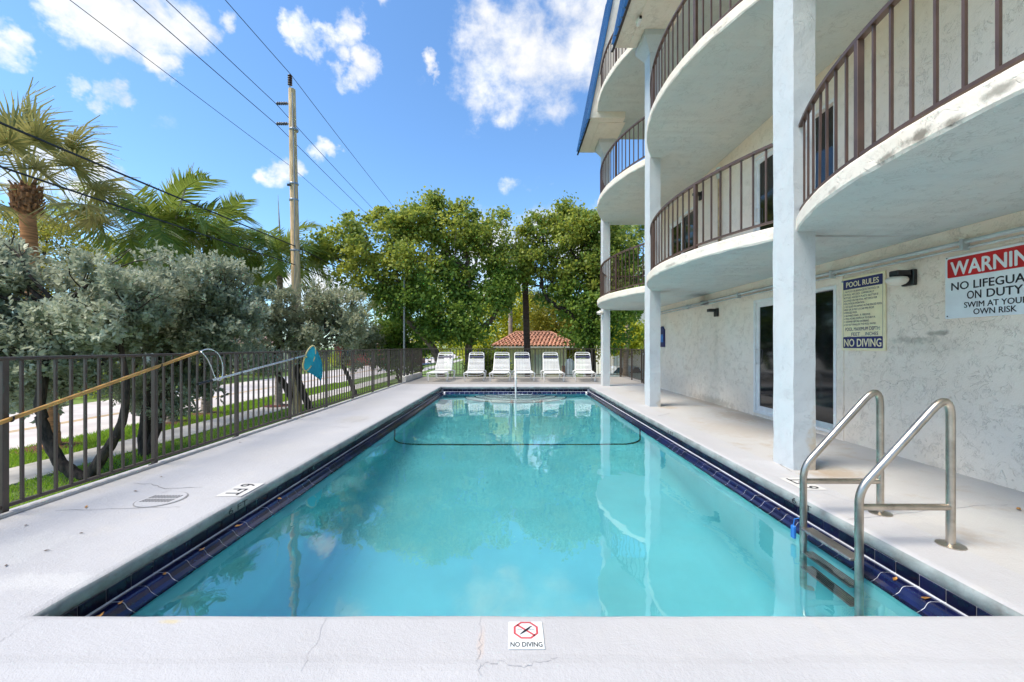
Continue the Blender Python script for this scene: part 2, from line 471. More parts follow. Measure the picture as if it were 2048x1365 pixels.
# net fabric: fine weave that lets light through
def net_mat():
    m, nt, N, L, b = new_mat('blue_net_mesh')
    b.inputs['Base Color'].default_value = (0.015, 0.36, 0.46, 1)
    b.inputs['Roughness'].default_value = 0.5
    tr = N.new('ShaderNodeBsdfTranslucent')
    tr.inputs['Color'].default_value = (0.03, 0.52, 0.64, 1)
    ms = N.new('ShaderNodeMixShader')
    ms.inputs[0].default_value = 0.4
    L.new(b.outputs[0], ms.inputs[1])
    L.new(tr.outputs[0], ms.inputs[2])
    L.new(ms.outputs[0], N['Material Output'].inputs['Surface'])
    return m


M['net'] = net_mat()


def water_mat():
    m, nt, N, L, b = new_mat('pool_water')
    v = pos(nt)
    h = mmath(nt, 'ADD', noise(nt, scalevec(nt, v, (1.0, 0.75, 1)), 1.7, 2, 0.5),
              mmath(nt, 'MULTIPLY', noise(nt, scalevec(nt, v, (1.5, 0.9, 1)), 6.5, 2, 0.5), 0.10))
    nr = bump(nt, h, 0.11, 0.05)
    rf = N.new('ShaderNodeBsdfRefraction')
    rf.inputs['IOR'].default_value = 1.33
    rf.inputs['Roughness'].default_value = 0.0
    rf.inputs['Color'].default_value = (0.93, 1.0, 1.0, 1)
    gl = N.new('ShaderNodeBsdfGlossy')
    gl.inputs['Roughness'].default_value = 0.0
    for n in (rf, gl):
        L.new(nr, n.inputs['Normal'])
    geo = N.new('ShaderNodeNewGeometry')
    dt = N.new('ShaderNodeVectorMath')
    dt.operation = 'DOT_PRODUCT'
    L.new(geo.outputs['Incoming'], dt.inputs[0])
    L.new(nr, dt.inputs[1])
    q = mmath(nt, 'SUBTRACT', 1.0, mmath(nt, 'ABSOLUTE', dt.outputs['Value']), clamp=True)
    F0 = 0.21
    fres = mmath(nt, 'MULTIPLY_ADD', mmath(nt, 'POWER', q, 5.0), 1 - F0, F0, clamp=True)
    ms = N.new('ShaderNodeMixShader')
    L.new(fres, ms.inputs[0])
    L.new(rf.outputs[0], ms.inputs[1])
    L.new(gl.outputs[0], ms.inputs[2])
    L.new(ms.outputs[0], N['Material Output'].inputs['Surface'])
    N.remove(b)
    return m


M['water'] = water_mat()


# ================================================================== builders
class MB:
    def __init__(s):
        s.v, s.f, s.m = [], [], []

    def add(s, vs, fs, mi=0):
        o = len(s.v)
        s.v.extend([tuple(x) for x in vs])
        for f in fs:
            s.f.append(tuple(i + o for i in f))
            s.m.append(mi)
        return s

    def box(s, x0, x1, y0, y1, z0, z1, mi=0):
        vs = [(x0, y0, z0), (x1, y0, z0), (x1, y1, z0), (x0, y1, z0), (x0, y0, z1), (x1, y0, z1), (x1, y1, z1), (x0, y1, z1)]
        fs = [(0, 3, 2, 1), (4, 5, 6, 7), (0, 1, 5, 4), (1, 2, 6, 5), (2, 3, 7, 6), (3, 0, 4, 7)]
        return s.add(vs, fs, mi)

    def bbox(s, x0, x1, y0, y1, z0, z1, b=0.004, mi=0):
        """box with chamfered vertical and top edges"""
        lo = [(x0 + b, y0), (x1 - b, y0), (x1, y0 + b), (x1, y1 - b), (x1 - b, y1), (x0 + b, y1), (x0, y1 - b), (x0, y0 + b)]
        n = 8
        cx, cy = (x0 + x1) / 2, (y0 + y1) / 2
        sx = 1 - 2 * b / max(1e-6, (x1 - x0))
        sy = 1 - 2 * b / max(1e-6, (y1 - y0))
        rings = []
        for (z, k) in ((z0, 1), (z0 + b, 0), (z1 - b, 0), (z1, 1)):
            rings.append([((cx + (x - cx) * sx, cy + (y - cy) * sy, z) if k else (x, y, z)) for x, y in lo])
        vs = [p for r in rings for p in r]
        fs = []
        for r in range(3):
            for i in range(n):
                j = (i + 1) % n
                fs.append((r * n + i, r * n + j, (r + 1) * n + j, (r + 1) * n + i))
        fs.append(tuple(range(n - 1, -1, -1)))
        fs.append(tuple(3 * n + i for i in range(n)))
        return s.add(vs, fs, mi)

    def tube(s, pts, r, n=8, cap=True, mi=0):
        pts = [Vector(p) for p in pts]
        rs = r if isinstance(r, (list, tuple)) else [r] * len(pts)
        t0 = (pts[1] - pts[0]).normalized()
        u = t0.orthogonal().normalized()
        vs, fs = [], []
        for i, p in enumerate(pts):
            if i == 0:
                t = t0
            elif i == len(pts) - 1:
                t = (pts[i] - pts[i - 1]).normalized()
            else:
                t = ((pts[i + 1] - pts[i]).normalized() + (pts[i] - pts[i - 1]).normalized())
                t = t.normalized() if t.length > 1e-6 else (pts[i + 1] - pts[i]).normalized()
            u = (u - t * u.dot(t))
            u = u.normalized() if u.length > 1e-6 else t.orthogonal().normalized()
            w = t.cross(u)
            for k in range(n):
                a = 2 * math.pi * k / n
                vs.append(p + (u * math.cos(a) + w * math.sin(a)) * rs[i])
        for i in range(len(pts) - 1):
            for k in range(n):
                k2 = (k + 1) % n
                fs.append((i * n + k, i * n + k2, (i + 1) * n + k2, (i + 1) * n + k))
        if cap:
            fs.append(tuple(range(n - 1, -1, -1)))
            fs.append(tuple((len(pts) - 1) * n + k for k in range(n)))
        return s.add(vs, fs, mi)

    def lathe(s, c, prof, n=16, axis=(0, 0, 1), mi=0):
        ax = Vector(axis).normalized()
        u = ax.orthogonal().normalized()
        w = ax.cross(u)
        c = Vector(c)
        vs, fs = [], []
        for (r, h) in prof:
            for k in range(n):
                a = 2 * math.pi * k / n
                vs.append(c + ax * h + (u * math.cos(a) + w * math.sin(a)) * max(r, 1e-4))
        for i in range(len(prof) - 1):
            for k in range(n):
                k2 = (k + 1) % n
                fs.append((i * n + k, i * n + k2, (i + 1) * n + k2, (i + 1) * n + k))
        fs.append(tuple(range(n - 1, -1, -1)))
        fs.append(tuple((len(prof) - 1) * n + k for k in range(n)))
        return s.add(vs, fs, mi)

    def ribbon(s, pts, side, w, mi=0):
        vs, fs = [], []
        side = Vector(side)
        for i, p in enumerate(pts):
            ww = w[i] if isinstance(w, (list, tuple)) else w
            vs += [Vector(p) - side * ww / 2, Vector(p) + side * ww / 2]
        for i in range(len(pts) - 1):
            fs.append((2 * i, 2 * i + 1, 2 * i + 3, 2 * i + 2))
        return s.add(vs, fs, mi)

    def mesh(s, name, mats, off=(0, 0, 0), smooth=False):
        me = bpy.data.meshes.new(name)
        o = Vector(off)
        me.from_pydata([Vector(p) - o for p in s.v], [], s.f)
        ms = mats if isinstance(mats, (list, tuple)) else [mats]
        for m in ms:
            me.materials.append(m)
        if len(ms) > 1:
            me.polygons.foreach_set('material_index', s.m)
        if smooth:
            me.polygons.foreach_set('use_smooth', [True] * len(me.polygons))
        me.update()
        return me

    def build(s, name, mats, parent=None, smooth=False, at=None):
        """coordinates are world; a child is stored relative to its thing"""
        off = origin(parent) if parent else (Vector(at) if at else Vector((0, 0, 0)))
        me = s.mesh(name, mats, off, smooth)
        if smooth:
            try:
                me.set_sharp_from_angle(angle=R(40))
            except Exception:
                pass
        return link(name, me, parent, None if parent else off)


def origin(o):
    v = Vector((0, 0, 0))
    while o is not None:
        v += o.location
        o = o.parent
    return v


def link(name, data, parent=None, loc=None):
    o = bpy.data.objects.new(name, data)
    COL.objects.link(o)
    if parent:
        o.parent = parent
    if loc is not None:
        o.location = loc
    return o


def tag(o, label=None, cat=None, group=None, kind=None):
    if label:
        o['label'] = label
    if cat:
        o['category'] = cat
    if group:
        o['group'] = group
    if kind:
        o['kind'] = kind
    return o


def thing(name, loc, label, cat, group=None):
    o = link(name, None, None, Vector(loc))
    o.empty_display_size = 0.1
    return tag(o, label, cat, group)


KIDS = {}


def children(o):
    return [c for c in COL.objects if c.parent == o]


def copy_tree(o, parent=None):
    c = o.copy()
    COL.objects.link(c)
    c.parent = parent
    for ch in o.children:
        copy_tree(ch, c)
    return c


def round_poly(pts, r, n=6):
    pts = [Vector(p) for p in pts]
    rs = r if isinstance(r, (list, tuple)) else [r] * len(pts)
    out = [pts[0]]
    for i in range(1, len(pts) - 1):
        a, b, c = pts[i - 1], pts[i], pts[i + 1]
        d1, d2 = (a - b), (c - b)
        k = min(rs[i], d1.length * 0.49, d2.length * 0.49)
        p0, p1 = b + d1.normalized() * k, b + d2.normalized() * k
        for j in range(n + 1):
            t = j / n
            out.append(p0 * (1 - t) ** 2 + b * 2 * t * (1 - t) + p1 * t * t)
    out.append(pts[-1])
    return out


def text_mesh(s):
    cu = bpy.data.curves.new('lettering', 'FONT')
    cu.body = s
    cu.size = 1.0
    cu.resolution_u = 3
    ob = bpy.data.objects.new('lettering', cu)
    COL.objects.link(ob)
    bpy.context.view_layer.update()
    dg = bpy.context.evaluated_depsgraph_get()
    me = bpy.data.meshes.new_from_object(ob.evaluated_get(dg))
    bpy.data.objects.remove(ob)
    bpy.data.curves.remove(cu)
    return me


def lettering(s, material, parent, centre, u, v, h, width=None, name='lettering', bold=0.0, left=False):
    """flat print: text whose capitals are h high, fitted to width, in the plane u (right) v (up)"""
    me = text_mesh(s)
    n = len(me.vertices)
    co = np.zeros(n * 3)
    me.vertices.foreach_get('co', co)
    co = co.reshape(-1, 3)
    faces = [tuple(p.vertices) for p in me.polygons]
    bpy.data.meshes.remove(me)
    x0, x1 = co[:, 0].min(), co[:, 0].max()
    cap = 0.73
    sy = h / cap
    sx = (width / (x1 - x0)) if width else sy
    u, v, c = np.array(u, float), np.array(v, float), np.array(centre, float)
    nn = np.cross(u, v)
    vs, fs = [], []
    shifts = [(0, 0)] if bold <= 0 else [(-bold, 0), (0, bold * 0.6), (bold, 0), (0, -bold * 0.6)]
    for k, (dx, dy) in enumerate(shifts):
        xx = (co[:, 0] + dx - (x0 if left else (x0 + x1) / 2)) * sx
        yy = (co[:, 1] + dy - cap / 2) * sy
        out = c + xx[:, None] * u + yy[:, None] * v + nn * 0.0001 * k - np.array(origin(parent))
        fs += [tuple(i + len(vs) for i in f) for f in faces]
        vs += [tuple(p) for p in out]
    me = bpy.data.meshes.new(name)
    me.from_pydata(vs, [], fs)
    me.materials.append(material)
    me.update()
    return link(name, me, parent)


def np_mesh(name, verts, quads, material, rnd=None, parent=None, smooth=False):
    """fast mesh of many quads (world coordinates)"""
    off = origin(parent) if parent else Vector((0, 0, 0))
    verts = np.asarray(verts, np.float32) - np.array(off, np.float32)
    quads = np.asarray(quads, np.int32)
    me = bpy.data.meshes.new(name)
    me.vertices.add(len(verts))
    me.vertices.foreach_set('co', verts.ravel())
    nf, k = quads.shape
    me.loops.add(nf * k)
    me.loops.foreach_set('vertex_index', quads.ravel())
    me.polygons.add(nf)
    me.polygons.foreach_set('loop_start', np.arange(0, nf * k, k, dtype=np.int32))
    try:
        me.polygons.foreach_set('loop_total', np.full(nf, k, np.int32))
    except Exception:
        pass
    me.update(calc_edges=True)
    if rnd is not None:
        at = me.attributes.new('rnd', 'FLOAT', 'FACE')
        at.data.foreach_set('value', np.asarray(rnd, np.float32))
    me.materials.append(material)
    if smooth:
        me.polygons.foreach_set('use_smooth', [True] * nf)
    return link(name, me, parent)


def nrm(a):
    return a / np.maximum(np.linalg.norm(a, axis=1, keepdims=True), 1e-6)


def leaf_quads(p, axis, normal, L, Wd, fold=0.18, kink=0.5):
    """a folded pointed leaf per row: 4 vertices, one bent quad"""
    side = nrm(np.cross(axis, normal))
    up = nrm(np.cross(side, axis))
    L = np.asarray(L)[:, None]
    Wd = np.asarray(Wd)[:, None]
    mid = p + axis * L * kink
    v0 = p
    v1 = mid + side * Wd / 2 + up * Wd * fold
    v2 = p + axis * L - up * L * 0.08
    v3 = mid - side * Wd / 2 + up * Wd * fold
    V = np.stack([v0, v1, v2, v3], 1).reshape(-1, 3)
    Q = np.arange(len(p) * 4).reshape(-1, 4)
    return V, Q


def clumps_in_lobes(lobes, n_clumps):
    lobes = np.array(lobes, float)          # x y z rx ry rz
    vol = lobes[:, 3] * lobes[:, 4] * lobes[:, 5]
    idx = rng.choice(len(lobes), n_clumps, p=vol ** 0.8 / (vol ** 0.8).sum())
    d = nrm(rng.normal(size=(n_clumps, 3)))
    r = rng.random(n_clumps) ** 0.42
    c = lobes[idx, :3] + d * lobes[idx, 3:] * r[:, None]
    return c, d


def broad_crown(name, lobes, n_clumps, per, spread, L, Wd, material, parent, up=0.5):
    c, d = clumps_in_lobes(lobes, n_clumps)
    size = spread * (0.6 + 0.8 * rng.random(n_clumps))
    cc = np.repeat(c, per, 0)
    dd = np.repeat(d, per, 0)
    ss = np.repeat(size, per)[:, None]
    n = len(cc)
    p = cc + rng.normal(size=(n, 3)) * ss * np.array([1, 1, 0.62])
    ax = nrm(dd * 0.5 + rng.normal(size=(n, 3)) * 0.8 + np.array([0, 0, 0.1]))
    nn = nrm(np.array([0, 0, up]) + rng.normal(size=(n, 3)) * 0.65 + dd * 0.35)
    k = 0.65 + 0.7 * rng.random(n)
    V, Q = leaf_quads(p, ax, nn, L * k, Wd * k)
    rnd = np.clip(np.repeat(rng.random(n_clumps), per) * 0.75 + rng.random(n) * 0.4 - 0.05, 0, 1)
    return np_mesh(name, V, Q, material, rnd, parent)


def shoot_crown(name, lobes, n_shoots, per, length, L, Wd, material, parent, clump=60):
    """upright leafy shoots, leaves set spirally along each: buttonwood"""
    clump = 38
    nc = max(8, n_shoots // clump)
    c, d = clumps_in_lobes(lobes, nc)
    cc = np.repeat(c, clump, 0)
    dd = np.repeat(d, clump, 0)
    n = len(cc)
    base = cc + rng.normal(size=(n, 3)) * np.array([0.21, 0.21, 0.12])
    ax = nrm(dd * 0.75 + np.array([0, 0, 0.75]) + rng.normal(size=(n, 3)) * 0.42)
    b2 = np.repeat(base, per, 0)
    a2 = np.repeat(ax, per, 0)
    t = np.tile(np.linspace(0, 1, per), n)[:, None]
    rv = nrm(np.cross(a2, rng.normal(size=a2.shape)))
    p = b2 + a2 * t * length
    la = nrm(rv * (0.95 - 0.45 * t) + a2 * (0.45 + 0.5 * t))
    nn = nrm(a2 + rng.normal(size=a2.shape) * 0.3)
    k = (0.7 + 0.6 * rng.random(len(p))) * (1.0 - 0.25 * t[:, 0])
    V, Q = leaf_quads(p, la, nn, L * k, Wd * k, 0.12, 0.55)
    rnd = np.clip(np.repeat(np.repeat(rng.random(nc), clump), per) * 0.4 + np.repeat(rng.random(n), per) * 0.3 + rng.random(len(p)) * 0.35, 0, 1)
    return np_mesh(name, V, Q, material, rnd, parent)


def limb(a, b, ra, rb, wob=0.12, n=7, sag=0.0):
    a, b = Vector(a), Vector(b)
    ln = (b - a).length
    pts, rs = [], []
    w = Vector((random.uniform(-1, 1), random.uniform(-1, 1), random.uniform(-0.5, 0.5))) * wob * ln
    for i in range(n):
        t = i / (n - 1)
        p = a.lerp(b, t) + w * math.sin(t * math.pi) + Vector((0, 0, -sag * ln * math.sin(t * math.pi)))
        if 0 < i < n - 1:
            p += Vector((random.uniform(-1, 1), random.uniform(-1, 1), random.uniform(-1, 1))) * ln * 0.025
        pts.append(p)
        rs.append(ra + (rb - ra) * t)
    return pts, rs


GZ = -1.40           # street level

# ================================================================== the setting
b = MB()
for (xa, xb, ya, yb) in ((-400, -3.9, -300, 700), (-3.9, 4.6, 17.6, 700), (-3.9, 4.6, -300, -2.9), (4.6, 400, -300, 700)):
    b.box(xa, xb, ya, yb, GZ - 0.5, GZ)
tag(b.build('ground', M['soil']), kind='structure')
RX0, RX1 = -20.3, -12.95
b = MB()
nseg = 40
b.box(RX0, RX1, -60, 220, GZ - 0.3, GZ + 0.004)
road = tag(b.build('road', M['road']), kind='structure')
b = MB()
for dx in (-0.14, 0.06):
    b.add([(-15.85 + dx, -60, GZ + 0.009), (-15.75 + dx, -60, GZ + 0.009), (-15.75 + dx, 200, GZ + 0.009), (-15.85 + dx, 200, GZ + 0.009)], [(0, 1, 2, 3)])
b.build('centre_line', M['yellow_line'], road)
sw = link('sidewalk', None)
b = MB()
b.box(-10.98, -9.66, -20, 120, GZ - 0.3, GZ + 0.015)
sw_b = tag(b.build('sidewalk', M['sidewalk']), kind='structure')
bpy.data.objects.remove(sw)
sw_b.name = 'sidewalk'
slab = MB().bbox(-0.655, 0.655, -0.745, 0.745, 0, 0.03, 0.006).mesh('paving_slab', M['sidewalk'])
for i in range(26):
    link('paving_slab', slab, sw_b, (-10.32, 0.75 + 1.5 * i, GZ + 0.012))

# grass blades on the verges: nobody could count them
ng = 90000
gx = np.concatenate([rng.uniform(-9.64, -5.2, ng // 2), rng.uniform(-12.9, -11.0, ng // 2)])
gy = 2.0 + (rng.random(len(gx)) ** 1.3) * 28.0
gp = np.stack([gx, gy, np.full(len(gx), GZ)], 1)
ga = nrm(np.array([0, 0, 1.0]) + rng.normal(size=gp.shape) * np.array([0.45, 0.45, 0.1]))
gn = nrm(rng.normal(size=gp.shape) * np.array([1, 1, 0.2]))
gh = 0.06 + 0.09 * rng.random(len(gp))
V, Q = leaf_quads(gp, ga, gn, gh, np.full(len(gp), 0.018), 0.05, 0.4)
tag(np_mesh('grass', V, Q, M['grass'], rng.random(len(gp))), 'short green grass growing on the verges beyond the fence', 'grass', kind='stuff')

# ---- deck ring round the pool, z = 0 on top
PX0, PX1, PY0, PY1 = -2.32, 2.47, 2.03, 13.45          # coping edge
DX0, DX1, DY0, DY1 = -4.02, 4.55, -3.0, 17.75


def sheet(b, x0, x1, y0, y1, z, nx, ny, amp=0.0, mi=0):
    o = len(b.v)
    for j in range(ny + 1):
        for i in range(nx + 1):
            x, y = x0 + (x1 - x0) * i / nx, y0 + (y1 - y0) * j / ny
            b.v.append((x, y, z + (amp * (math.sin(x * 3.1 + y * 1.7) + math.sin(y * 2.3 - x * 0.8)) if amp else 0)))
    for j in range(ny):
        for i in range(nx):
            a = o + j * (nx + 1) + i
            b.f.append((a, a + 1, a + nx + 2, a + nx + 1))
            b.m.append(mi)


NOSE = 0.055
b = MB()
y_pat = 14.25
YR = 1.705                                  # the near coping rolls down a little here
sheet(b, DX0, PX0 - NOSE, YR, y_pat, 0, 4, 16)
sheet(b, PX0 - NOSE, PX1 + NOSE, YR, PY0 - NOSE, 0, 4, 1)
sheet(b, PX0 - NOSE, PX1 + NOSE, PY1 + NOSE, y_pat, 0, 4, 2)
sheet(b, PX1 + NOSE, PX1 + 0.42, YR, y_pat, 0, 1, 16)
sheet(b, PX1 + 0.42, DX1, YR, y_pat, 0, 3, 16, 0, 1)
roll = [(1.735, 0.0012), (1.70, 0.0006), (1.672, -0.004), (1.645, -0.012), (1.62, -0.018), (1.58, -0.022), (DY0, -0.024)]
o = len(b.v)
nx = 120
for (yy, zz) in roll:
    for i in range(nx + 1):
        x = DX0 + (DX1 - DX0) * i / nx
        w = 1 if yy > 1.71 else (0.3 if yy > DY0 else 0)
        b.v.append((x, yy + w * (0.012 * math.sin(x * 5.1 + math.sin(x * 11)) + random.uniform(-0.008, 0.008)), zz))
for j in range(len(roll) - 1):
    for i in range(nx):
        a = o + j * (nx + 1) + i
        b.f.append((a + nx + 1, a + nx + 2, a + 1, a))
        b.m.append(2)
# retaining sides of the raised deck
b.add([(DX0, DY0, 0), (DX0, DY1, 0), (DX0, DY1, GZ - 0.2), (DX0, DY0, GZ - 0.2)], [(0, 1, 2, 3)])
b.add([(DX0, DY0, 0), (DX1, DY0, 0), (DX1, DY0, GZ - 0.2), (DX0, DY0, GZ - 0.2)], [(0, 1, 2, 3)])
b.add([(DX0, DY1, 0), (DX1 + 0.3, DY1, 0), (DX1 + 0.3, DY1, GZ - 0.2), (DX0, DY1, GZ - 0.2)], [(0, 1, 2, 3)])
b.add([(DX1 + 0.3, y_pat, 0), (DX1 + 0.3, DY1, 0), (DX1 + 0.3, DY1, GZ - 0.2), (DX1 + 0.3, y_pat, GZ - 0.2)], [(0, 1, 2, 3)])
deck = tag(b.build('pool_deck', [M['deck'], M['deck_worn'], M['deck_roll_shade']]), kind='structure')
b = MB()
sheet(b, DX0, DX1 + 0.3, y_pat, DY1, 0, 6, 4)
patio = tag(b.build('rear_patio', M['patio']), kind='structure')

# rounded, slightly uneven coping nose swept round the pool
prof = [(NOSE, 0.0), (0.034, -0.003), (0.017, -0.010), (0.006, -0.021), (0.0, -0.036), (0.002, -0.070), (0.010, -0.086), (0.06, -0.089)]


def ring_points(ox):
    """rectangle grown outward by ox, subdivided"""
    x0, x1, y0, y1 = PX0 - ox, PX1 + ox, PY0 - ox, PY1 + ox
    pts = []
    for (a, c, n) in (((x0, y0), (x1, y0), 26), ((x1, y0), (x1, y1), 60), ((x1, y1), (x0, y1), 26), ((x0, y1), (x0, y0), 60)):
        for i in range(n):
            t = i / n
            pts.append((a[0] + (c[0] - a[0]) * t, a[1] + (c[1] - a[1]) * t))
    return pts


b = MB()
rings = [ring_points(o) for o, z in prof]
nr_ = len(rings[0])
jit = [random.uniform(-0.003, 0.003) for _ in range(nr_)]
for r, (o, z) in enumerate(prof):
    for i, (x, y) in enumerate(rings[r]):
        k = jit[i] if 1 < r < 7 else 0
        cx, cy = (PX0 + PX1) / 2, (PY0 + PY1) / 2
        b.v.append((x + k * (1 if x > cx else -1), y + k * (1 if y > cy else -1), z + (k * 0.6 if 2 < r < 7 else 0)))
for r in range(len(prof) - 1):
    for i in range(nr_):
        j = (i + 1) % nr_
        b.f.append((r * nr_ + i, r * nr_ + j, (r + 1) * nr_ + j, (r + 1) * nr_ + i))
        b.m.append(0 if r < 2 else 1)
b.build('coping_edge', [M['deck'], M['coping']], deck, smooth=True)

# ---- pool shell
TX0, TX1, TY0, TY1 = -2.335, 2.485, 2.05, 13.47          # plane of the tile wall
LEDGE, WZ = -0.175, -0.225
WX0, WX1, WY0, WY1 = -2.17, 2.33, 2.17, 13.40
b = MB()
# backing behind the tiles
for (a, c) in (((TX0, TY0), (TX1, TY0)), ((TX1, TY0), (TX1, TY1)), ((TX1, TY1), (TX0, TY1)), ((TX0, TY1), (TX0, TY0))):
    nx_, ny_ = -(c[1] - a[1]), (c[0] - a[0])
    ln = math.hypot(nx_, ny_)
    ox, oy = nx_ / ln * 0.006, ny_ / ln * 0.006
    b.add([(a[0] + ox, a[1] + oy, -0.089), (c[0] + ox, c[1] + oy, -0.089), (c[0] + ox, c[1] + oy, -0.4), (a[0] + ox, a[1] + oy, -0.4)], [(0, 1, 2, 3)])
# basin: loft rings from ledge to floor, floor slopes deep towards the camera


def floor_z(y):
    return -1.10 - (0.22 * (13.4 - y) / 5.8 if y > 7.6 else 0.22 + 0.62 * min(1, (7.6 - y) / 4.2))


ys = [WY0 + (WY1 - WY0) * i / 44 for i in range(45)]
sec = []
for y in ys:
    fz = floor_z(y)
    rr = 0.32
    row = [(WX0 - 0.03, y, WZ - 0.040), (WX0, y, WZ - 0.045)]
    row += [(WX0 + rr - rr * math.cos(R(a)), y, fz + rr - rr * math.sin(R(a))) for a in (0, 22, 45, 68, 90)]
    row += [(WX0 + rr + (WX1 - WX0 - 2 * rr) * t, y, fz) for t in (0.25, 0.5, 0.75)]
    row += [(WX1 - rr + rr * math.cos(R(a)), y, fz + rr - rr * math.sin(R(a))) for a in (90, 68, 45, 22, 0)]
    row += [(WX1, y, WZ - 0.045), (WX1 + 0.03, y, WZ - 0.040)]
    sec.append(row)
m_ = len(sec[0])
o = len(b.v)
for row in sec:
    b.v.extend(row)
for j in range(len(sec) - 1):
    for i in range(m_ - 1):
        b.f.append((o + j * m_ + i, o + (j + 1) * m_ + i, o + (j + 1) * m_ + i + 1, o + j * m_ + i + 1))
        b.m.append(1)
for j in (0, len(sec) - 1):
    b.f.append(tuple(o + j * m_ + i for i in range(m_)))
    b.m.append(1)
pool = tag(b.build('swimming_pool', [M['grout_grey'], M['plaster']]), kind='structure')
pool.data.polygons.foreach_set('use_smooth', [len(p.vertices) == 4 and p.material_index == 1 for p in pool.data.polygons])

# wall tiles and bullnose edge tiles, each one a piece
wt = MB().bbox(-0.0755, 0.0755, -0.012, 0.008, -0.041, 0.041, 0.003).mesh('wall_tile', M['tile_wall'])
bt = MB()
prof_b = [(0.0, -0.06), (0.0, 0.0), (0.074, 0.002), (0.088, -0.002), (0.097, -0.010), (0.112, -0.034), (0.136, -0.050), (0.157, -0.075), (0.13, -0.12)]
vs = [(x, -p, z) for x in (-0.0755, 0.0755) for p, z in [(q[0], q[1]) for q in prof_b]]
k = len(prof_b)
fs = [(i, i + 1, k + i + 1, k + i) for i in range(k - 1)] + [tuple(range(k - 1, -1, -1)), tuple(range(k, 2 * k))]
bt.add(vs, fs)
bt = bt.mesh('edge_tile', M['tile_edge'])
PITCH = 0.156


def tile_row(mesh, name, x0, y0, x1, y1, z, rot, inset):
    L_ = math.hypot(x1 - x0, y1 - y0) - 2 * inset
    n = int(L_ / PITCH) + (0 if rot == 0.0 else 1)      # side rows run on under the near coping
    dx, dy = (x1 - x0) / math.hypot(x1 - x0, y1 - y0), (y1 - y0) / math.hypot(x1 - x0, y1 - y0)
    st = inset + (L_ - n * PITCH) * (0.5 if rot == 0.0 else 1.0) + PITCH / 2   # side rows start at the far end
    for i in range(n):
        o = link(name, mesh, pool, (x0 + dx * (st + i * PITCH), y0 + dy * (st + i * PITCH), z + random.uniform(-0.001, 0.001)))
        o.rotation_euler = (random.uniform(-0.006, 0.006), 0, rot + random.uniform(-0.006, 0.006))


# local -y of a tile points into the pool
for (a, c, rot) in (((TX0, TY0), (TX0, TY1), R(90)), ((TX1, TY0), (TX1, TY1), R(-90)), ((TX0, TY1), (TX1, TY1), 0.0)):
    tile_row(wt, 'wall_tile', a[0], a[1], c[0], c[1], -0.1325, rot, 0.02)
    tile_row(bt, 'edge_tile', a[0], a[1], c[0], c[1], LEDGE, rot, 0.118 if rot == 0.0 else 0.0)
# white grout bead between wall tile and ledge, plus bedding under the edge tiles
b = MB()
for (xa, xb, ya, yb) in ((TX0 + 0.002, TX0 + 0.018, TY0, TY1), (TX1 - 0.018, TX1 - 0.002, TY0, TY1), (TX0, TX1, TY1 - 0.018, TY1 - 0.002)):
    b.box(xa, xb, ya, yb, LEDGE - 0.05, LEDGE + 0.009)
for (x0, y0, x1, y1, nx_, ny_) in ((TX0, TY0, TX0, TY1, 1, 0), (TX1, TY0, TX1, TY1, -1, 0), (TX0, TY1, TX1, TY1, 0, -1)):
    o = len(b.v)
    for (x, y) in ((x0, y0), (x1, y1)):
        for (p, z) in prof_b:
            b.v.append((x + nx_ * (p - 0.0015), y + ny_ * (p - 0.0015), LEDGE + z - 0.0015))
    for i in range(len(prof_b) - 1):
        b.f.append((o + i, o + i + 1, o + len(prof_b) + i + 1, o + len(prof_b) + i))
        b.m.append(0)
b.build('grout_bead', M['grout'], pool)

# tile line on the floor where the slope breaks, small mosaic squares
mos = MB().bbox(-0.022, 0.022, -0.036, 0.036, -0.004, 0.006, 0.003).mesh('line_tile', M['tile_edge'])
yl = 7.6
fz = floor_z(yl)
path = [(WX0 + 0.004, WZ - 0.02)] + [(WX0 + 0.004, fz + 0.32)]
path += [(WX0 + 0.32 - 0.315 * math.cos(R(a)), fz + 0.32 - 0.315 * math.sin(R(a))) for a in range(10, 91, 10)]
path += [(WX1 - 0.32 + 0.315 * math.cos(R(a)), fz + 0.32 - 0.315 * math.sin(R(a))) for a in range(90, 0, -10)]
path += [(WX1 - 0.004, fz + 0.32), (WX1 - 0.004, WZ - 0.02)]
acc, nxt = 0.0, 0.02
for (a, c) in zip(path[:-1], path[1:]):
    ln = math.hypot(c[0] - a[0], c[1] - a[1])
    while nxt < acc + ln:
        t = (nxt - acc) / ln
        o = link('line_tile', mos, pool, (a[0] + (c[0] - a[0]) * t, yl, a[1] + (c[1] - a[1]) * t + 0.003))
        o.rotation_euler = (0, -math.atan2(c[1] - a[1], c[0] - a[0]), 0)
        nxt += 0.048
    acc += ln

# half-round entry steps at the shallow end
for (rad, zt, zb) in ((1.62, -0.98, -1.2), (1.30, -0.76, -0.98), (0.98, -0.54, -0.76), (0.64, -0.25, -0.54)):
    b = MB()
    n = 28
    top, low = [], []
    for i in range(n + 1):
        a = math.pi * i / n
        top.append((0.08 - rad * math.cos(a), 13.41 - rad * 0.80 * math.sin(a), zt))
        low.append((0.08 - rad * math.cos(a), 13.41 - rad * 0.80 * math.sin(a), zb))
    b.v = top + low
    b.f = [tuple(range(n + 1))] + [(i, i + n + 1, i + n + 2, i + 1) for i in range(n)]
    b.m = [0] * len(b.f)
    st = b.build('pool_step', M['step_plaster'], pool)
    e = MB()
    e.tube([(0.08 - (rad + 0.004) * math.cos(math.pi * i / n), 13.41 - (rad + 0.004) * 0.80 * math.sin(math.pi * i / n), zt - 0.018) for i in range(n + 1)], 0.028, 5)
    e.build('step_edge_arc', M['tile_edge'], st)  # dark arc just below each step edge

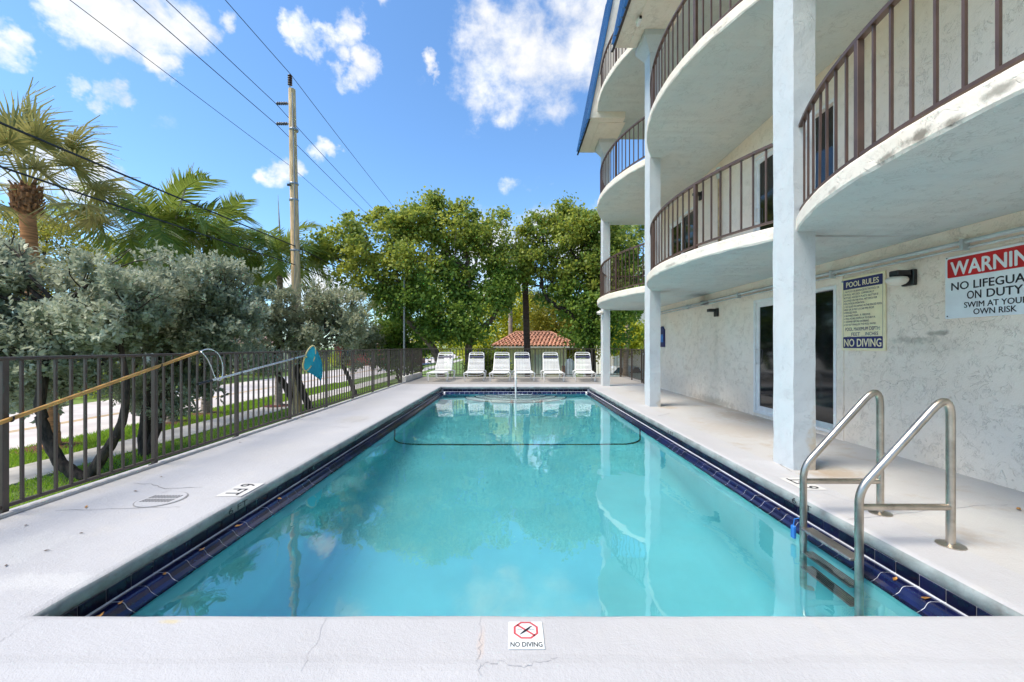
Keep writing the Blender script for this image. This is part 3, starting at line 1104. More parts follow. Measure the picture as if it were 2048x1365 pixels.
# water
b = MB()
sheet(b, WX0 - 0.03, WX1 + 0.03, WY0 - 0.12, WY1 + 0.03, WZ, 2, 2)
tag(b.build('pool_water', M['water']), kind='structure')

# cracks and painted depth marks on the deck


def crack(pts, w=0.005, z=0.0025, par=None, mat=None):
    out = []
    for a, c in zip(pts[:-1], pts[1:]):
        for i in range(5):
            t = i / 5
            out.append((a[0] + (c[0] - a[0]) * t + random.uniform(-0.012, 0.012), a[1] + (c[1] - a[1]) * t + random.uniform(-0.012, 0.012), z))
    out.append((*pts[-1], z))
    d = Vector((pts[-1][1] - pts[0][1], -(pts[-1][0] - pts[0][0]), 0)).normalized()
    bb = MB()
    bb.ribbon(out, d, [w * random.uniform(0.3, 1.0) for _ in out])
    bb.build('crack', mat or M['crack'], par or deck)


M['patch'] = pmat('old_white_patch', (0.60, 0.585, 0.56), 0.7, var=0.08)
M['crack'] = pmat('crack_shadow', (0.27, 0.265, 0.26), 0.9)
M['crack_soft'] = pmat('hairline_crack', (0.40, 0.39, 0.40), 0.9)


def G(px, py):
    Y = F * CAMZ / (py - 693.0)
    return ((px - 1026) * Y / F, Y)


crack([G(265, 967), G(300, 969), G(330, 978), G(405, 975)], 0.011)
crack([G(110, 1022), G(200, 1020), G(300, 1016), G(360, 1015)], 0.006)
crack([G(345, 979), G(322, 988)], 0.008, mat=M['crack_soft'])
crack([G(960, 1232), G(962, 1280), G(958, 1320), G(960, 1350)], 0.0028, mat=M['crack_soft'])
crack([G(960, 1332), G(1000, 1325), G(1045, 1332), G(1090, 1322), G(1115, 1316)], 0.003, mat=M['crack_soft'])
crack([G(655, 1236), G(630, 1290), G(600, 1340)], 0.003, mat=M['crack_soft'])
crack([G(90, 1232), G(30, 1262), G(0, 1285)], 0.003, mat=M['crack_soft'])
crack([G(1700, 1040), G(1830, 1025), G(1950, 1012), G(2040, 1010)], 0.006, mat=M['crack_soft'])
crack([G(1640, 985), G(1700, 1003), G(1760, 1006)], 0.005, mat=M['crack_soft'])
crack([G(1545, 918), G(1568, 934), G(1584, 944)], 0.012)
crack([G(1318, 832), G(1340, 827)], 0.012)
crack([G(1700, 915), G(1800, 935), G(1935, 960)], 0.004, mat=M['crack_soft'])
crack([G(560, 860), G(640, 852), G(700, 856)], 0.008, mat=M['crack_soft'])
crack([G(700, 846), G(735, 838)], 0.02, mat=M['crack_soft'])
crack([G(690, 824), G(720, 818)], 0.016, mat=M['crack_soft'])


def depth_mark(cx, cy, s, u, v, h, w):
    mk = MB()
    U, V_ = Vector((*u, 0)), Vector((*v, 0))
    c = Vector((cx, cy, 0.003))
    q = [c - U * w * 0.6 - V_ * h * 0.8, c + U * w * 0.6 - V_ * h * 0.8, c + U * w * 0.6 + V_ * h * 0.8, c - U * w * 0.6 + V_ * h * 0.8]
    mk.add(q, [(0, 1, 2, 3)])
    o = mk.build('depth_marking', M['patch'], deck)
    lettering(s, M['ink'], o, (cx, cy, 0.0055), U, V_, h, w)


x, y = G(482, 980)
depth_mark(x, y, '6 FT', (0, -1), (1, 0), 0.14, 0.29)
x, y = G(1604, 968)
depth_mark(x, y, '6 FT', (0, 1), (-1, 0), 0.14, 0.29)
lettering('6 FT', M['ink'], deck, (PX0 + 0.0045, 3.50, -0.052), (0, 1, 0), (0, 0, 1), 0.05, 0.24)
lettering('3 FT', M['ink'], deck, (0.03, PY1 - 0.0055, -0.052), (1, 0, 0), (0, 0, 1), 0.052, 0.34)
lettering('6 FT', M['ink'], deck, (PX1 - 0.0045, 3.55, -0.052), (0, -1, 0), (0, 0, 1), 0.05, 0.24)
lettering('5 FT', M['ink'], deck, (PX0 + 0.0045, 6.2, -0.052), (0, 1, 0), (0, 0, 1), 0.05, 0.24)
lettering('5 FT', M['ink'], deck, (PX1 - 0.0045, 6.5, -0.052), (0, -1, 0), (0, 0, 1), 0.05, 0.24)

# ================================================================== the apartment building
BLD = thing('apartment_building', (4.55, 4.7, 0), 'white stucco apartment block with curved balconies and blue metal roof edge', 'building')
COLY = [(-0.22, 0.12), (4.35, 4.69), (8.92, 9.26), (13.55, 13.89)]
CX0, CX1 = 2.94, 3.17
DOORS = [(5.82, 7.82), (10.3, 12.1)]
LV = [2.5, 5.35, 8.2]
TH = 0.155
b = MB()
# wall with door openings: face at X = 4.55
Y_END = 13.55


def wall_level(b, z0, z1, doors, sill):
    ye = [-3.0]
    for d0, d1 in doors:
        ye += [d0, d1]
    ye.append(Y_END)
    for i in range(0, len(ye), 2):
        b.box(4.55, 4.80, ye[i], ye[i + 1], z0, z1)
    for d0, d1 in doors:
        b.box(4.55, 4.80, d0, d1, z0 + 2.16, z1)
        if sill > 0:
            b.box(4.55, 4.80, d0, d1, z0, z0 + sill)


wall_level(b, 0.0, 2.5 + TH, DOORS[:1], 0.06)
wall_level(b, LV[0] + TH, LV[1] + TH, DOORS, 0.03)
wall_level(b, LV[1] + TH, LV[2] + TH, DOORS, 0.03)
wall_level(b, LV[2] + TH, 11.4, DOORS, 0.03)
b.box(4.80, 13.0, Y_END - 0.25, Y_END, GZ, 11.4)
b.box(12.8, 13.0, -3.0, Y_END - 0.25, GZ, 11.4)
b.box(4.55, 12.8, -3.2, -3.0, GZ, 11.4)
b.box(4.80, 12.8, -3.0, Y_END - 0.25, 11.2, 11.4)
b.box(5.6, 5.7, -3.0, Y_END - 0.25, 0, 11.2)     # dark rooms behind the glass
b.build('wall', M['wall'], BLD)

for (y0, y1) in COLY:
    b = MB()
    n = 40
    for i in range(n + 1):
        z = -0.08 + 8.06 * i / n
        j = 0.004
        q = [(CX0, y0), (CX1, y0), (CX1, y1), (CX0, y1)]
        for (x, y) in q:
            b.v.append((x + random.uniform(-j, j), y + random.uniform(-j, j), z))
    for i in range(n):
        for k in range(4):
            k2 = (k + 1) % 4
            b.f.append((i * 4 + k, i * 4 + k2, i * 4 + 4 + k2, i * 4 + 4 + k))
            b.m.append(0)
    c = b.build('column', M['column'], BLD)
    e = MB()
    q0 = [(CX0 - 0.004, y0 - 0.004), (CX1 + 0.004, y0 - 0.004), (CX1 + 0.004, y1 + 0.004), (CX0 - 0.004, y1 + 0.004)]
    g = 0.16
    q1 = [(CX0 - g, y0 - g), (CX1 + g, y0 - g), (CX1 + g, y1 + g), (CX0 - g, y1 + g)]
    e.add([(x, y, 7.62) for x, y in q0] + [(x, y, 7.88) for x, y in q1] + [(x, y, 8.0) for x, y in q1],
          [(0, 1, 5, 4), (1, 2, 6, 5), (2, 3, 7, 6), (3, 0, 4, 7), (4, 5, 9, 8), (5, 6, 10, 9), (6, 7, 11, 10), (7, 4, 8, 11), (3, 2, 1, 0), (8, 9, 10, 11)])
    e.build('capital', M['column'], c)


def arc_pts(y0, y1, sag, x0, n):
    """bulge towards the pool between two columns"""
    h = (y1 - y0) / 2
    Rr = (h * h + sag * sag) / (2 * sag)
    cx = x0 - sag + Rr
    a0 = math.asin(h / Rr)
    return [(cx - Rr * math.cos(a0 - 2 * a0 * i / n), (y0 + y1) / 2 - Rr * math.sin(a0 - 2 * a0 * i / n)) for i in range(n + 1)]


BAYS = [(0.12, 4.35), (4.69, 8.92), (9.26, 13.55)]
picket_m = MB().box(-0.009, 0.009, -0.009, 0.009, 0, 0.86).mesh('picket', M['rail'])
post_m = MB().bbox(-0.024, 0.024, -0.024, 0.024, 0, 0.94, 0.003).mesh('post', M['rail'])
for lv, z in enumerate(LV):
    for bi, (y0, y1) in enumerate(BAYS):
        if lv == 2 and bi == 0:
            pass
        arc = arc_pts(y0, y1, 0.56, 2.965, 36)
        ya = y0 - 0.17
        yb = y1 + (0.17 if bi < 2 else 0.30)
        outline = [(2.965, ya)] + arc + [(2.965, yb)]
        n = len(outline)
        b = MB()
        jz = [random.uniform(-0.006, 0.006) for _ in range(n)]
        jx = [random.uniform(-0.004, 0.004) for _ in range(n)]
        # fascia
        for zz in (z, z + 0.02, z + TH - 0.02, z + TH):
            ins = 0.0 if z + 0.01 < zz < z + TH - 0.01 else 0.012
            for i, (x, y) in enumerate(outline):
                b.v.append((x + ins + jx[i], y, zz + (jz[i] if zz < z + 0.01 else 0)))
        for r in range(3):
            for i in range(n - 1):
                b.f.append((r * n + i, r * n + i + 1, (r + 1) * n + i + 1, (r + 1) * n + i))
                b.m.append(0)
        # soffit and top, strip to the wall
        o = len(b.v)
        for zz in (z, z + TH):
            for (x, y) in outline:
                b.v.append((4.549, y, zz))
        for i in range(n - 1):
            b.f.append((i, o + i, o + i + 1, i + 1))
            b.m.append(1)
            b.f.append((3 * n + i, 3 * n + i + 1, o + n + i + 1, o + n + i))
            b.m.append(0)
        if bi == 2:
            b.f.append((n - 1, o + n - 1, o + 2 * n - 1, 4 * n - 1))
            b.m.append(0)
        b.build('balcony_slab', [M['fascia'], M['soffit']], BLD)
        # railing
        ra = arc_pts(y0, y1, 0.50, 3.02, 60)
        zt = z + TH
        rl = MB()
        for (zz, hw, hh) in ((zt + 0.955, 0.024, 0.016), (zt + 0.075, 0.016, 0.012)):
            path = [Vector((x, y, zz)) for x, y in ra]
            vs, fs = [], []
            for i, p in enumerate(path):
                t = (path[min(i + 1, 60)] - path[max(i - 1, 0)]).normalized()
                s = Vector((-t.y, t.x, 0))
                for (sa, sb) in ((-hw, -hh), (hw, -hh), (hw, hh), (-hw, hh)):
                    vs.append(p + s * sa + Vector((0, 0, sb)))
            for i in range(60):
                for k in range(4):
                    fs.append((i * 4 + k, i * 4 + (k + 1) % 4, i * 4 + 4 + (k + 1) % 4, i * 4 + 4 + k))
            fs += [(3, 2, 1, 0), (240, 241, 242, 243)]
            rl.add(vs, fs)
        if bi == 2:
            for (zz, hw, hh) in ((zt + 0.955, 0.024, 0.016), (zt + 0.075, 0.016, 0.012)):
                rl.box(3.17, 4.549, 13.72 - hw, 13.72 + hw, zz - hh, zz + hh)
        rail = rl.build('balcony_railing', M['rail'], BLD)
        ro = origin(BLD)
        tot = 27
        for i in range(1, tot):
            j = i / tot * 60
            a, c = ra[int(j)], ra[min(60, int(j) + 1)]
            t = j - int(j)
            x, y = a[0] + (c[0] - a[0]) * t, a[1] + (c[1] - a[1]) * t
            ang = math.atan2(c[0] - a[0], c[1] - a[1])
            if i in (8, 19):
                o = link('post', post_m, rail, Vector((x, y, zt)) - ro)
            else:
                o = link('picket', picket_m, rail, Vector((x, y, zt + 0.08)) - ro)
            o.rotation_euler = (0, 0, -ang)
            if lv == 0 and bi == 0 and i in (23,):
                o.rotation_euler = (R(-1.2), R(1.0), -ang)
        if bi == 2:
            for i in range(1, 11):
                link('picket', picket_m, rail, Vector((3.17 + 1.38 * i / 11, 13.72, zt + 0.08)) - ro)

# sliding doors on every floor
dn = 0
for lv, z in enumerate([0.06] + [l + TH + 0.03 for l in LV]):
    for di, (d0, d1) in enumerate(DOORS):
        if lv == 0 and di == 1:
            continue
        z1 = (0 if lv == 0 else LV[lv - 1] + TH) + 2.16
        fr = MB()
        w = 0.05
        fr.box(4.53, 4.68, d0 + 0.001, d0 + w, z, z1 - 0.001)
        fr.box(4.53, 4.68, d1 - w, d1 - 0.001, z, z1 - 0.001)
        fr.box(4.53, 4.68, d0 + w, d1 - w, z1 - w, z1 - 0.001)
        fr.box(4.53, 4.68, d0 + w, d1 - w, z, z + 0.035)
        door = fr.build('sliding_door', M['white_metal'], BLD)
        ym = (d0 + d1) / 2
        # far sash (in front, white stile with handle) and near fixed pane with dark screen
        sa = MB()
        y0, y1, x0, x1 = ym - 0.03, d1 - w, 4.56, 4.595
        sa.box(x0, x1, y0, y0 + 0.09, z + 0.035, z1 - w)
        sa.box(x0, x1, y1 - 0.09, y1, z + 0.035, z1 - w)
        sa.box(x0, x1, y0 + 0.09, y1 - 0.09, z + 0.035, z + 0.14)
        sa.box(x0, x1, y0 + 0.09, y1 - 0.09, z1 - w - 0.09, z1 - w)
        sa.build('sash', M['white_metal'], door)
        g = MB().box(4.572, 4.58, y0 + 0.085, y1 - 0.085, z + 0.13, z1 - w - 0.08)
        g.build('glass', M['screen'], door)
        g = MB().box(4.605, 4.615, d0 + w, ym, z + 0.035, z1 - w)
        g.build('glass', M['screen'], door)
        s2 = MB()
        s2.box(4.60, 4.602, d0 + w, ym, z + 0.035, z + 0.12)
        s2.build('bottom_rail', M['conduit'], door)
        hd = MB()
        yh = y1 - 0.045
        hd.tube(round_poly([(4.56, yh, z + 0.92), (4.505, yh, z + 0.92), (4.505, yh, z + 1.18), (4.56, yh, z + 1.18)], 0.03), 0.010, 6)
        hd.build('handle', M['white_metal'], door, smooth=True)
# stucco casing band round the ground floor door
b = MB()
b.box(4.535, 4.549, 5.70, 5.819, 0.0, 2.30)
b.box(4.535, 4.549, 7.821, 7.94, 0.0, 2.30)
b.box(4.535, 4.549, 5.819, 7.821, 2.161, 2.30)
b.build('door_surround', M['wall'], BLD)
# beam line under the first soffit
b = MB().box(4.50, 4.549, -3.0, Y_END, 2.36, 2.499)
b.build('wall_ledge', M['wall'], BLD)

# mansard roof pieces over the columns: white box with ribbed blue metal face
for (y0, y1) in ((-1.3, 0.9), (2.9, 5.0), (7.2, 9.35), (12.2, 14.4)):
    x0, z0, z1 = 2.25, 8.02, 13.0
    sl = 0.20
    b = MB()
    b.add([(x0, y0, z0), (3.3, y0, z0), (3.3, y1, z0), (x0, y1, z0),
           (x0 + sl * (z1 - z0), y0, z1), (3.6, y0, z1), (3.6, y1, z1), (x0 + sl * (z1 - z0), y1, z1)],
          [(0, 1, 2, 3), (0, 4, 5, 1), (1, 5, 6, 2), (2, 6, 7, 3), (4, 7, 6, 5), (0, 3, 7, 4)])
    box = b.build('roof_edge', M['fascia'], BLD)
    e = MB()
    n = 9
    d = Vector((-1, 0, -sl)).normalized() * 0.012
    for i in range(n):
        ya, yb = y0 - 0.03 + (y1 - y0 + 0.06) * i / n, y0 - 0.03 + (y1 - y0 + 0.06) * (i + 1) / n
        for (a, c, h) in ((ya, yb, 0.012), (ya, ya + 0.045, 0.075)):
            q = [(x0 - h - 0.002, a, z0 - 0.05), (x0 - h - 0.002, c, z0 - 0.05), (x0 + sl * (z1 - z0) - h, c, z1), (x0 + sl * (z1 - z0) - h, a, z1)]
            q2 = [(x + h, y, z) for x, y, z in q]
            e.add(q + q2, [(0, 1, 2, 3), (7, 6, 5, 4), (0, 3, 7, 4), (1, 5, 6, 2), (0, 4, 5, 1)])
    e.build('metal_cladding', M['roof_blue'], box)
    e = MB().box(x0 - 0.03, x0 + 0.02, y0 - 0.03, y1 + 0.03, z0 - 0.08, z0 - 0.051)
    e.build('drip_edge', M['black'], box)
    g = MB().box(CX0 - 0.35, CX1 + 0.20, y0 + 0.25, y1 - 0.25, 8.001, 8.019)
    g.build('soffit_box', M['fascia'], box)
# conduit pipes along the top of the ground floor wall
cp = thing('conduit_pipe', (4.45, 0, 2.3), 'long grey painted conduit running along the wall top under the soffit', 'pipe')
MB().tube([(4.46, -2.5, 2.33), (4.46, 13.4, 2.33)], 0.022, 8).build('pipe', M['conduit'], cp, smooth=True)
MB().tube([(4.485, -2.5, 2.275), (4.485, 13.4, 2.275)], 0.012, 6).build('pipe', M['conduit'], cp, smooth=True)
for y in (1.2, 3.0, 4.1, 5.8, 8.2, 10.6):
    MB().box(4.425, 4.50, y - 0.015, y + 0.015, 2.25, 2.36).build('clip', M['conduit'], cp)


# wall lamps
def wall_lamp(y, z, label, globe=True):
    t = thing('wall_lamp', (4.55, y, z), label, 'lamp', 'wall lamps of the apartment block')
    b = MB()
    b.bbox(4.50, 4.549, y - 0.075, y + 0.075, z - 0.09, z + 0.09, 0.006)
    b.build('back_plate', M['black'], t)
    b = MB()
    b.bbox(4.34, 4.50, y - 0.06, y + 0.06, z + 0.015, z + 0.082, 0.01)
    b.build('arm', M['black'], t)
    if globe:
        g = MB()
        g.lathe((4.385, y, z + 0.014), [(0.06, 0.0), (0.092, -0.012), (0.104, -0.035), (0.098, -0.06), (0.075, -0.085), (0.04, -0.10), (0.005, -0.104)], 18)
        g.build('globe', M['globe'], t, smooth=True)
    return t


wall_lamp(4.74, 2.08, 'black wall lamp with milky round globe between the pool rules and warning signs')
wall_lamp(9.24, 2.05, 'black ground floor wall lamp without globe left of the sliding door', False)
wall_lamp(10.0, 4.92, 'black wall lamp on the balcony wall one floor up', False)
vt = thing('floodlight', (4.5, 9.7, 2.3), 'flat grey square light fitting under the soffit beside the wall lamp', 'light fitting')
b = MB()
b.add([(4.44, 9.45, 2.30), (4.44, 9.95, 2.30), (4.05, 9.95, 2.20), (4.05, 9.45, 2.20), (4.44, 9.45, 2.34), (4.44, 9.95, 2.34), (4.05, 9.95, 2.235), (4.05, 9.45, 2.235)],
      [(0, 1, 2, 3), (7, 6, 5, 4), (0, 4, 5, 1), (1, 5, 6, 2), (2, 6, 7, 3), (3, 7, 4, 0)])
b.build('housing', M['conduit'], vt)
MB().box(4.40, 4.55, 9.65, 9.75, 2.26, 2.36).build('bracket', M['galv'], vt)

cl = thing('column_lamp', (2.9, 13.6, 2.4), 'small white round lamp at the top of the farthest column', 'lamp')
MB().lathe((2.86, 13.62, 2.42), [(0.03, 0.03), (0.10, 0.02), (0.12, -0.02), (0.08, -0.07), (0.01, -0.09)], 12).build('globe', M['globe'], cl, smooth=True)
MB().box(2.83, 2.94, 13.58, 13.66, 2.44, 2.48).build('arm', M['white_metal'], cl)
sc = thing('security_camera', (2.6, 8.3, 7.9), 'small white and black security camera under the blue roof edge', 'camera')
MB().bbox(2.53, 2.60, 8.35, 8.55, 7.88, 7.95, 0.01).build('housing', M['white_metal'], sc)
MB().box(2.54, 2.59, 8.33, 8.35, 7.89, 7.94).build('lens', M['black'], sc)
MB().box(2.55, 2.58, 8.44, 8.47, 7.95, 8.021).build('mount', M['white_metal'], sc)

ds = thing('downspout', (4.5, 9.06, 2.66), 'rust stained tan drain pipe with funnel on the balcony wall', 'pipe')
MB().tube([(4.50, 9.06, 2.66), (4.50, 9.06, 4.95)], 0.032, 8).build('pipe', M['rust'], ds, smooth=True)
MB().lathe((4.49, 9.06, 4.95), [(0.034, 0), (0.05, 0.06), (0.058, 0.2), (0.058, 0.24)], 8).build('funnel', M['conduit'], ds)

# ---- signs on the wall
XS = 4.528
U, V3 = (0, -1, 0), (0, 0, 1)


def on_wall_rect(b, ya, yb, z0, z1, x, r=0.0, n=4):
    """flat rounded rectangle at X = x facing the pool; ya (left, far) > yb"""
    pts = []
    for (cy, cz, a0) in ((yb + r, z0 + r, 180), (ya - r, z0 + r, 270), (ya - r, z1 - r, 0), (yb + r, z1 - r, 90)):
        for i in range(n + 1):
            a = R(a0 + 90 * i / n)
            pts.append((x, cy + r * math.cos(a), cz + r * math.sin(a)))
    b.add(pts, [tuple(range(len(pts)))])


sg = thing('pool_rules_sign', (4.54, 5.38, 1.73), 'yellowed POOL RULES sign with navy bands on the stucco wall', 'sign')
b = MB().bbox(XS, 4.547, 5.05, 5.72, 1.245, 2.225, 0.003)
b.build('panel', M['sign_cream'], sg)
for (z0, z1) in ((2.065, 2.195), (1.275, 1.425)):
    b = MB()
    on_wall_rect(b, 5.69, 5.08, z0, z1, XS - 0.0012, 0.012)
    b.build('band', M['ink_navy'], sg)
b = MB()
for (ya, yb, z0, z1) in ((5.69, 5.686, 1.425, 2.065), (5.084, 5.08, 1.425, 2.065)):
    b.add([(XS - 0.0012, ya, z0), (XS - 0.0012, yb, z0), (XS - 0.0012, yb, z1), (XS - 0.0012, ya, z1)], [(0, 1, 2, 3)])
b.build('border', M['ink_navy'], sg)
lettering('POOL RULES', M['sign_cream'], sg, (XS - 0.0024, 5.385, 2.13), U, V3, 0.072, 0.50, bold=0.025)
lettering('NO DIVING', M['sign_cream'], sg, (XS - 0.0024, 5.385, 1.35), U, V3, 0.105, 0.57, bold=0.025)
rules = [('1. NO FOOD OR BEVERAGES IN THE POOL OR', 0.545), ('    ON POOL WET DECK. COMMERCIALLY', 0.47), ('    BOTTLED WATER IN PLASTIC BOTTLES IS', 0.53),
         ('    ALLOWED ON THE POOL WET DECK FOR', 0.515), ('    POOL PATRON HYDRATION.', 0.33), ('2. NO GLASS OR ANIMALS IN THE FENCED POOL', 0.585),
         ('    AREA OR 50 FEET (15 240 MM) FROM', 0.47), ('    UNFENCED POOL.', 0.22), ('3. BATHING LOAD: _9_ PERSONS.', 0.42),
         ('4. POOL HOURS: DAWN A.M. TO DUSK P.M.', 0.49), ('5. SHOWER BEFORE ENTERING.', 0.40), ('6. DO NOT SWALLOW THE POOL WATER.', 0.50)]
for i, (s, w) in enumerate(rules):
    lettering(s, M['ink_navy'], sg, (XS - 0.0012, 5.675, 2.035 - i * 0.0405), U, V3, 0.026, w, left=True, bold=0.015)
lettering('POOL MAXIMUM DEPTH:', M['ink_navy'], sg, (XS - 0.0012, 5.385, 1.530), U, V3, 0.048, 0.535, bold=0.012)
lettering('__FEET', M['ink_navy'], sg, (XS - 0.0012, 5.52, 1.462), U, V3, 0.045, 0.21, bold=0.012)
lettering('__INCHES', M['ink_navy'], sg, (XS - 0.0012, 5.27, 1.462), U, V3, 0.045, 0.25, bold=0.012)
MB().lathe((XS - 0.001, 5.70, 2.185), [(0.016, 0), (0.014, 0.006), (0.004, 0.009)], 10, (-1, 0, 0)).build('screw', M['galv'], sg)

ws = thing('warning_sign', (4.54, 3.91, 1.9), 'white WARNING NO LIFEGUARD ON DUTY sign with red header band', 'sign')
b = MB()
b.bbox(XS, 4.547, 3.46, 4.35, 1.585, 2.225, 0.003)
b.build('panel', M['sign_white'], ws)
b = MB()
on_wall_rect(b, 4.325, 3.485, 2.005, 2.20, XS - 0.0012, 0.014)
b.build('header_band', M['ink_red'], ws)
lettering('WARNING', M['sign_white'], ws, (XS - 0.0024, 3.905, 2.10), U, V3, 0.145, 0.77, bold=0.03)
lettering('NO LIFEGUARD', M['ink'], ws, (XS - 0.0012, 3.905, 1.915), U, V3, 0.082, 0.76, bold=0.022)
lettering('ON', M['ink'], ws, (XS - 0.0012, 4.075, 1.813), U, V3, 0.082, 0.125, bold=0.022)
lettering('DUTY', M['ink'], ws, (XS - 0.0012, 3.825, 1.813), U, V3, 0.082, 0.28, bold=0.022)
lettering('SWIM AT YOUR', M['ink'], ws, (XS - 0.0012, 3.905, 1.715), U, V3, 0.058, 0.52, bold=0.022)
lettering('OWN RISK', M['ink'], ws, (XS - 0.0012, 3.905, 1.643), U, V3, 0.058, 0.35, bold=0.022)
for (y, z) in ((4.325, 1.61), (3.485, 1.61), (4.33, 2.213)):
    MB().lathe((XS - 0.001, y, z), [(0.007, 0), (0.006, 0.003), (0.001, 0.005)], 8, (-1, 0, 0)).build('screw', M['black'], ws)

bs = thing('blue_plaque', (4.54, 12.6, 1.5), 'blue wall plaque with shaped top at the far end of the wall', 'sign')
b = MB()
out = [(12.40, 1.28), (12.75, 1.28), (12.75, 1.80), (12.68, 1.84), (12.62, 1.90), (12.53, 1.90), (12.47, 1.84), (12.40, 1.80)]
n = len(out)
b.add([(4.50, y, z) for y, z in out] + [(4.547, y, z) for y, z in out], [tuple(range(n)), tuple(range(2 * n - 1, n - 1, -1))] + [(i, (i + 1) % n, n + (i + 1) % n, n + i) for i in range(n)])
b.build('board', M['ink_navy'], bs)
MB().box(4.496, 4.4995, 12.44, 12.71, 1.42, 1.66).build('panel', M['blue_plastic'], bs)

# no diving plate on the near coping
x, y = G(1052, 1272)
nd = thing('no_diving_tile', (x, y, 0.004), 'square white NO DIVING tile with red crossed diver on the near coping', 'tile')
MB().bbox(x - 0.079, x + 0.079, y - 0.088, y + 0.088, 0.001, 0.006, 0.002).build('plate', M['sign_white'], nd)
zz = 0.0068
b = MB()
cy = y + 0.028
oc = [(x + 0.056 * math.cos(R(22.5 + 45 * i)) * 1.08, cy + 0.056 * math.sin(R(22.5 + 45 * i)) * 1.08, zz) for i in range(8)]
ic = [(x + 0.046 * math.cos(R(22.5 + 45 * i)) * 1.08, cy + 0.046 * math.sin(R(22.5 + 45 * i)) * 1.08, zz) for i in range(8)]
b.add(oc + ic, [(i, (i + 1) % 8, 8 + (i + 1) % 8, 8 + i) for i in range(8)])
b.ribbon([(x - 0.040, cy + 0.036, zz), (x + 0.040, cy - 0.036, zz)], Vector((0.67, 0.74, 0)), 0.010)
b.build('octagon', M['decal_red'], nd)
b = MB()
dv = [(-0.028, -0.030), (-0.016, -0.018), (0.0, -0.002), (0.012, 0.010), (0.020, 0.021), (0.030, 0.026)]
b.ribbon([(x + a, cy + c, zz + 0.0012) for a, c in dv], Vector((0.7, -0.7, 0)), [0.002, 0.007, 0.011, 0.009, 0.005, 0.002])
for s in (-1, 1):
    b.ribbon([(x + s * (0.016 + 0.006 * i), cy + (0.003 if i % 2 else -0.001), zz + 0.0012) for i in range(5)], Vector((0, 1, 0)), 0.002)
b.build('diver', M['ink'], nd)
lettering('NO DIVING', M['ink'], nd, (x, y - 0.062, zz), (1, 0, 0), (0, 1, 0), 0.030, 0.138, bold=0.02)

# ================================================================== fences


def fence_run(root, pts_y, x, zb, z_top, posts_y, npick, pick_mesh, post_mesh):
    for yy in posts_y:
        link('post', post_mesh, root, Vector((x, yy, zb)) - root.location)
    for a, c in zip(posts_y[:-1], posts_y[1:]):
        for i in range(1, npick + 1):
            o = link('picket', pick_mesh, root, Vector((x, a + (c - a) * i / (npick + 1), zb)) - root.location)
            o.rotation_euler = (random.uniform(-0.004, 0.004), random.uniform(-0.004, 0.004), random.uniform(-0.05, 0.05))


FX = -3.93
ft = 1.215
lf = thing('side_fence', (FX, 9, 0), 'long dark bronze picket fence along the left deck edge', 'fence')
lp = MB().box(-0.0095, 0.0095, -0.0095, 0.0095, 0.075, 1.19).mesh('picket', M['fence'])
lpo = MB().bbox(-0.022, 0.022, -0.022, 0.022, 0.0, 1.20, 0.003).mesh('post', M['fence'])
hp = MB().box(-0.0095, 0.0095, -0.0095, 0.0095, 0.29, 1.19).mesh('picket', M['fence'])
py_ = [0.32, 1.76, 3.20, 4.55, 5.90, 7.31, 8.74, 10.19, 11.64, 13.12, 14.62]
fence_run(lf, None, FX, 0, 1.2, py_, 10, lp, lpo)
py2 = [14.62, 16.2, 17.7]
for a, c in zip(py2[:-1], py2[1:]):
    link('post', lpo, lf, Vector((FX, c, 0)) - lf.location)
    for i in range(1, 12):
        link('picket', hp, lf, Vector((FX, a + (c - a) * i / 12, 0)) - lf.location)
MB().bbox(FX - 0.024, FX + 0.024, 0.28, 17.74, 1.19, 1.218, 0.005).build('top_rail', M['fence'], lf)
MB().bbox(FX - 0.016, FX + 0.016, 0.34, 14.6, 0.05, 0.078, 0.004).build('bottom_rail', M['fence'], lf)
MB().bbox(FX - 0.016, FX + 0.016, 14.64, 17.68, 0.262, 0.29, 0.004).build('bottom_rail', M['fence'], lf)
foot = MB().box(-0.04, 0.04, -0.035, 0.035, 0.0, 0.012).mesh('base_plate', M['black'])
for yy in py_:
    link('base_plate', foot, lf, Vector((FX + 0.002, yy, 0.001)) - lf.location)
# painted upstand along the foot of the fence
b = MB()
b.tube([(FX + 0.06, 1.72, 0.010), (FX + 0.06, 15.0, 0.010)], 0.024, 8)
b.build('deck_upstand', M['deck_worn'], deck, smooth=True)
kb = thing('planter_kerb', (-3.93, 16.3, 0), 'low cream kerb wall under the far end of the side fence', 'kerb')
MB().bbox(-4.015, -3.86, 15.0, 17.72, 0.0, 0.2, 0.012).build('kerb_body', M['kerb'], kb)

FY = 17.66
rf = thing('rear_fence', (0, FY, 0), 'dark bronze picket fence across the rear of the patio behind the chaises', 'fence')
rp = MB().box(-0.0095, 0.0095, -0.0095, 0.0095, 0.10, 1.17).mesh('picket', M['fence'])
rpo = MB().bbox(-0.022, 0.022, -0.022, 0.022, 0.0, 1.19, 0.003).mesh('post', M['fence'])
px_ = [-3.88 + 1.206 * i for i in range(8)]
for xx in px_:
    link('post', rpo, rf, (xx, 0, 0))
for a, c in zip(px_[:-1], px_[1:]):
    for i in range(1, 9):
        link('picket', rp, rf, (a + (c - a) * i / 9, 0, 0))
MB().bbox(-3.86, 4.58, FY - 0.022, FY + 0.022, 1.172, 1.20, 0.005).build('top_rail', M['fence'], rf)
MB().bbox(-3.86, 4.58, FY - 0.016, FY + 0.016, 0.08, 0.105, 0.004).build('bottom_rail', M['fence'], rf)

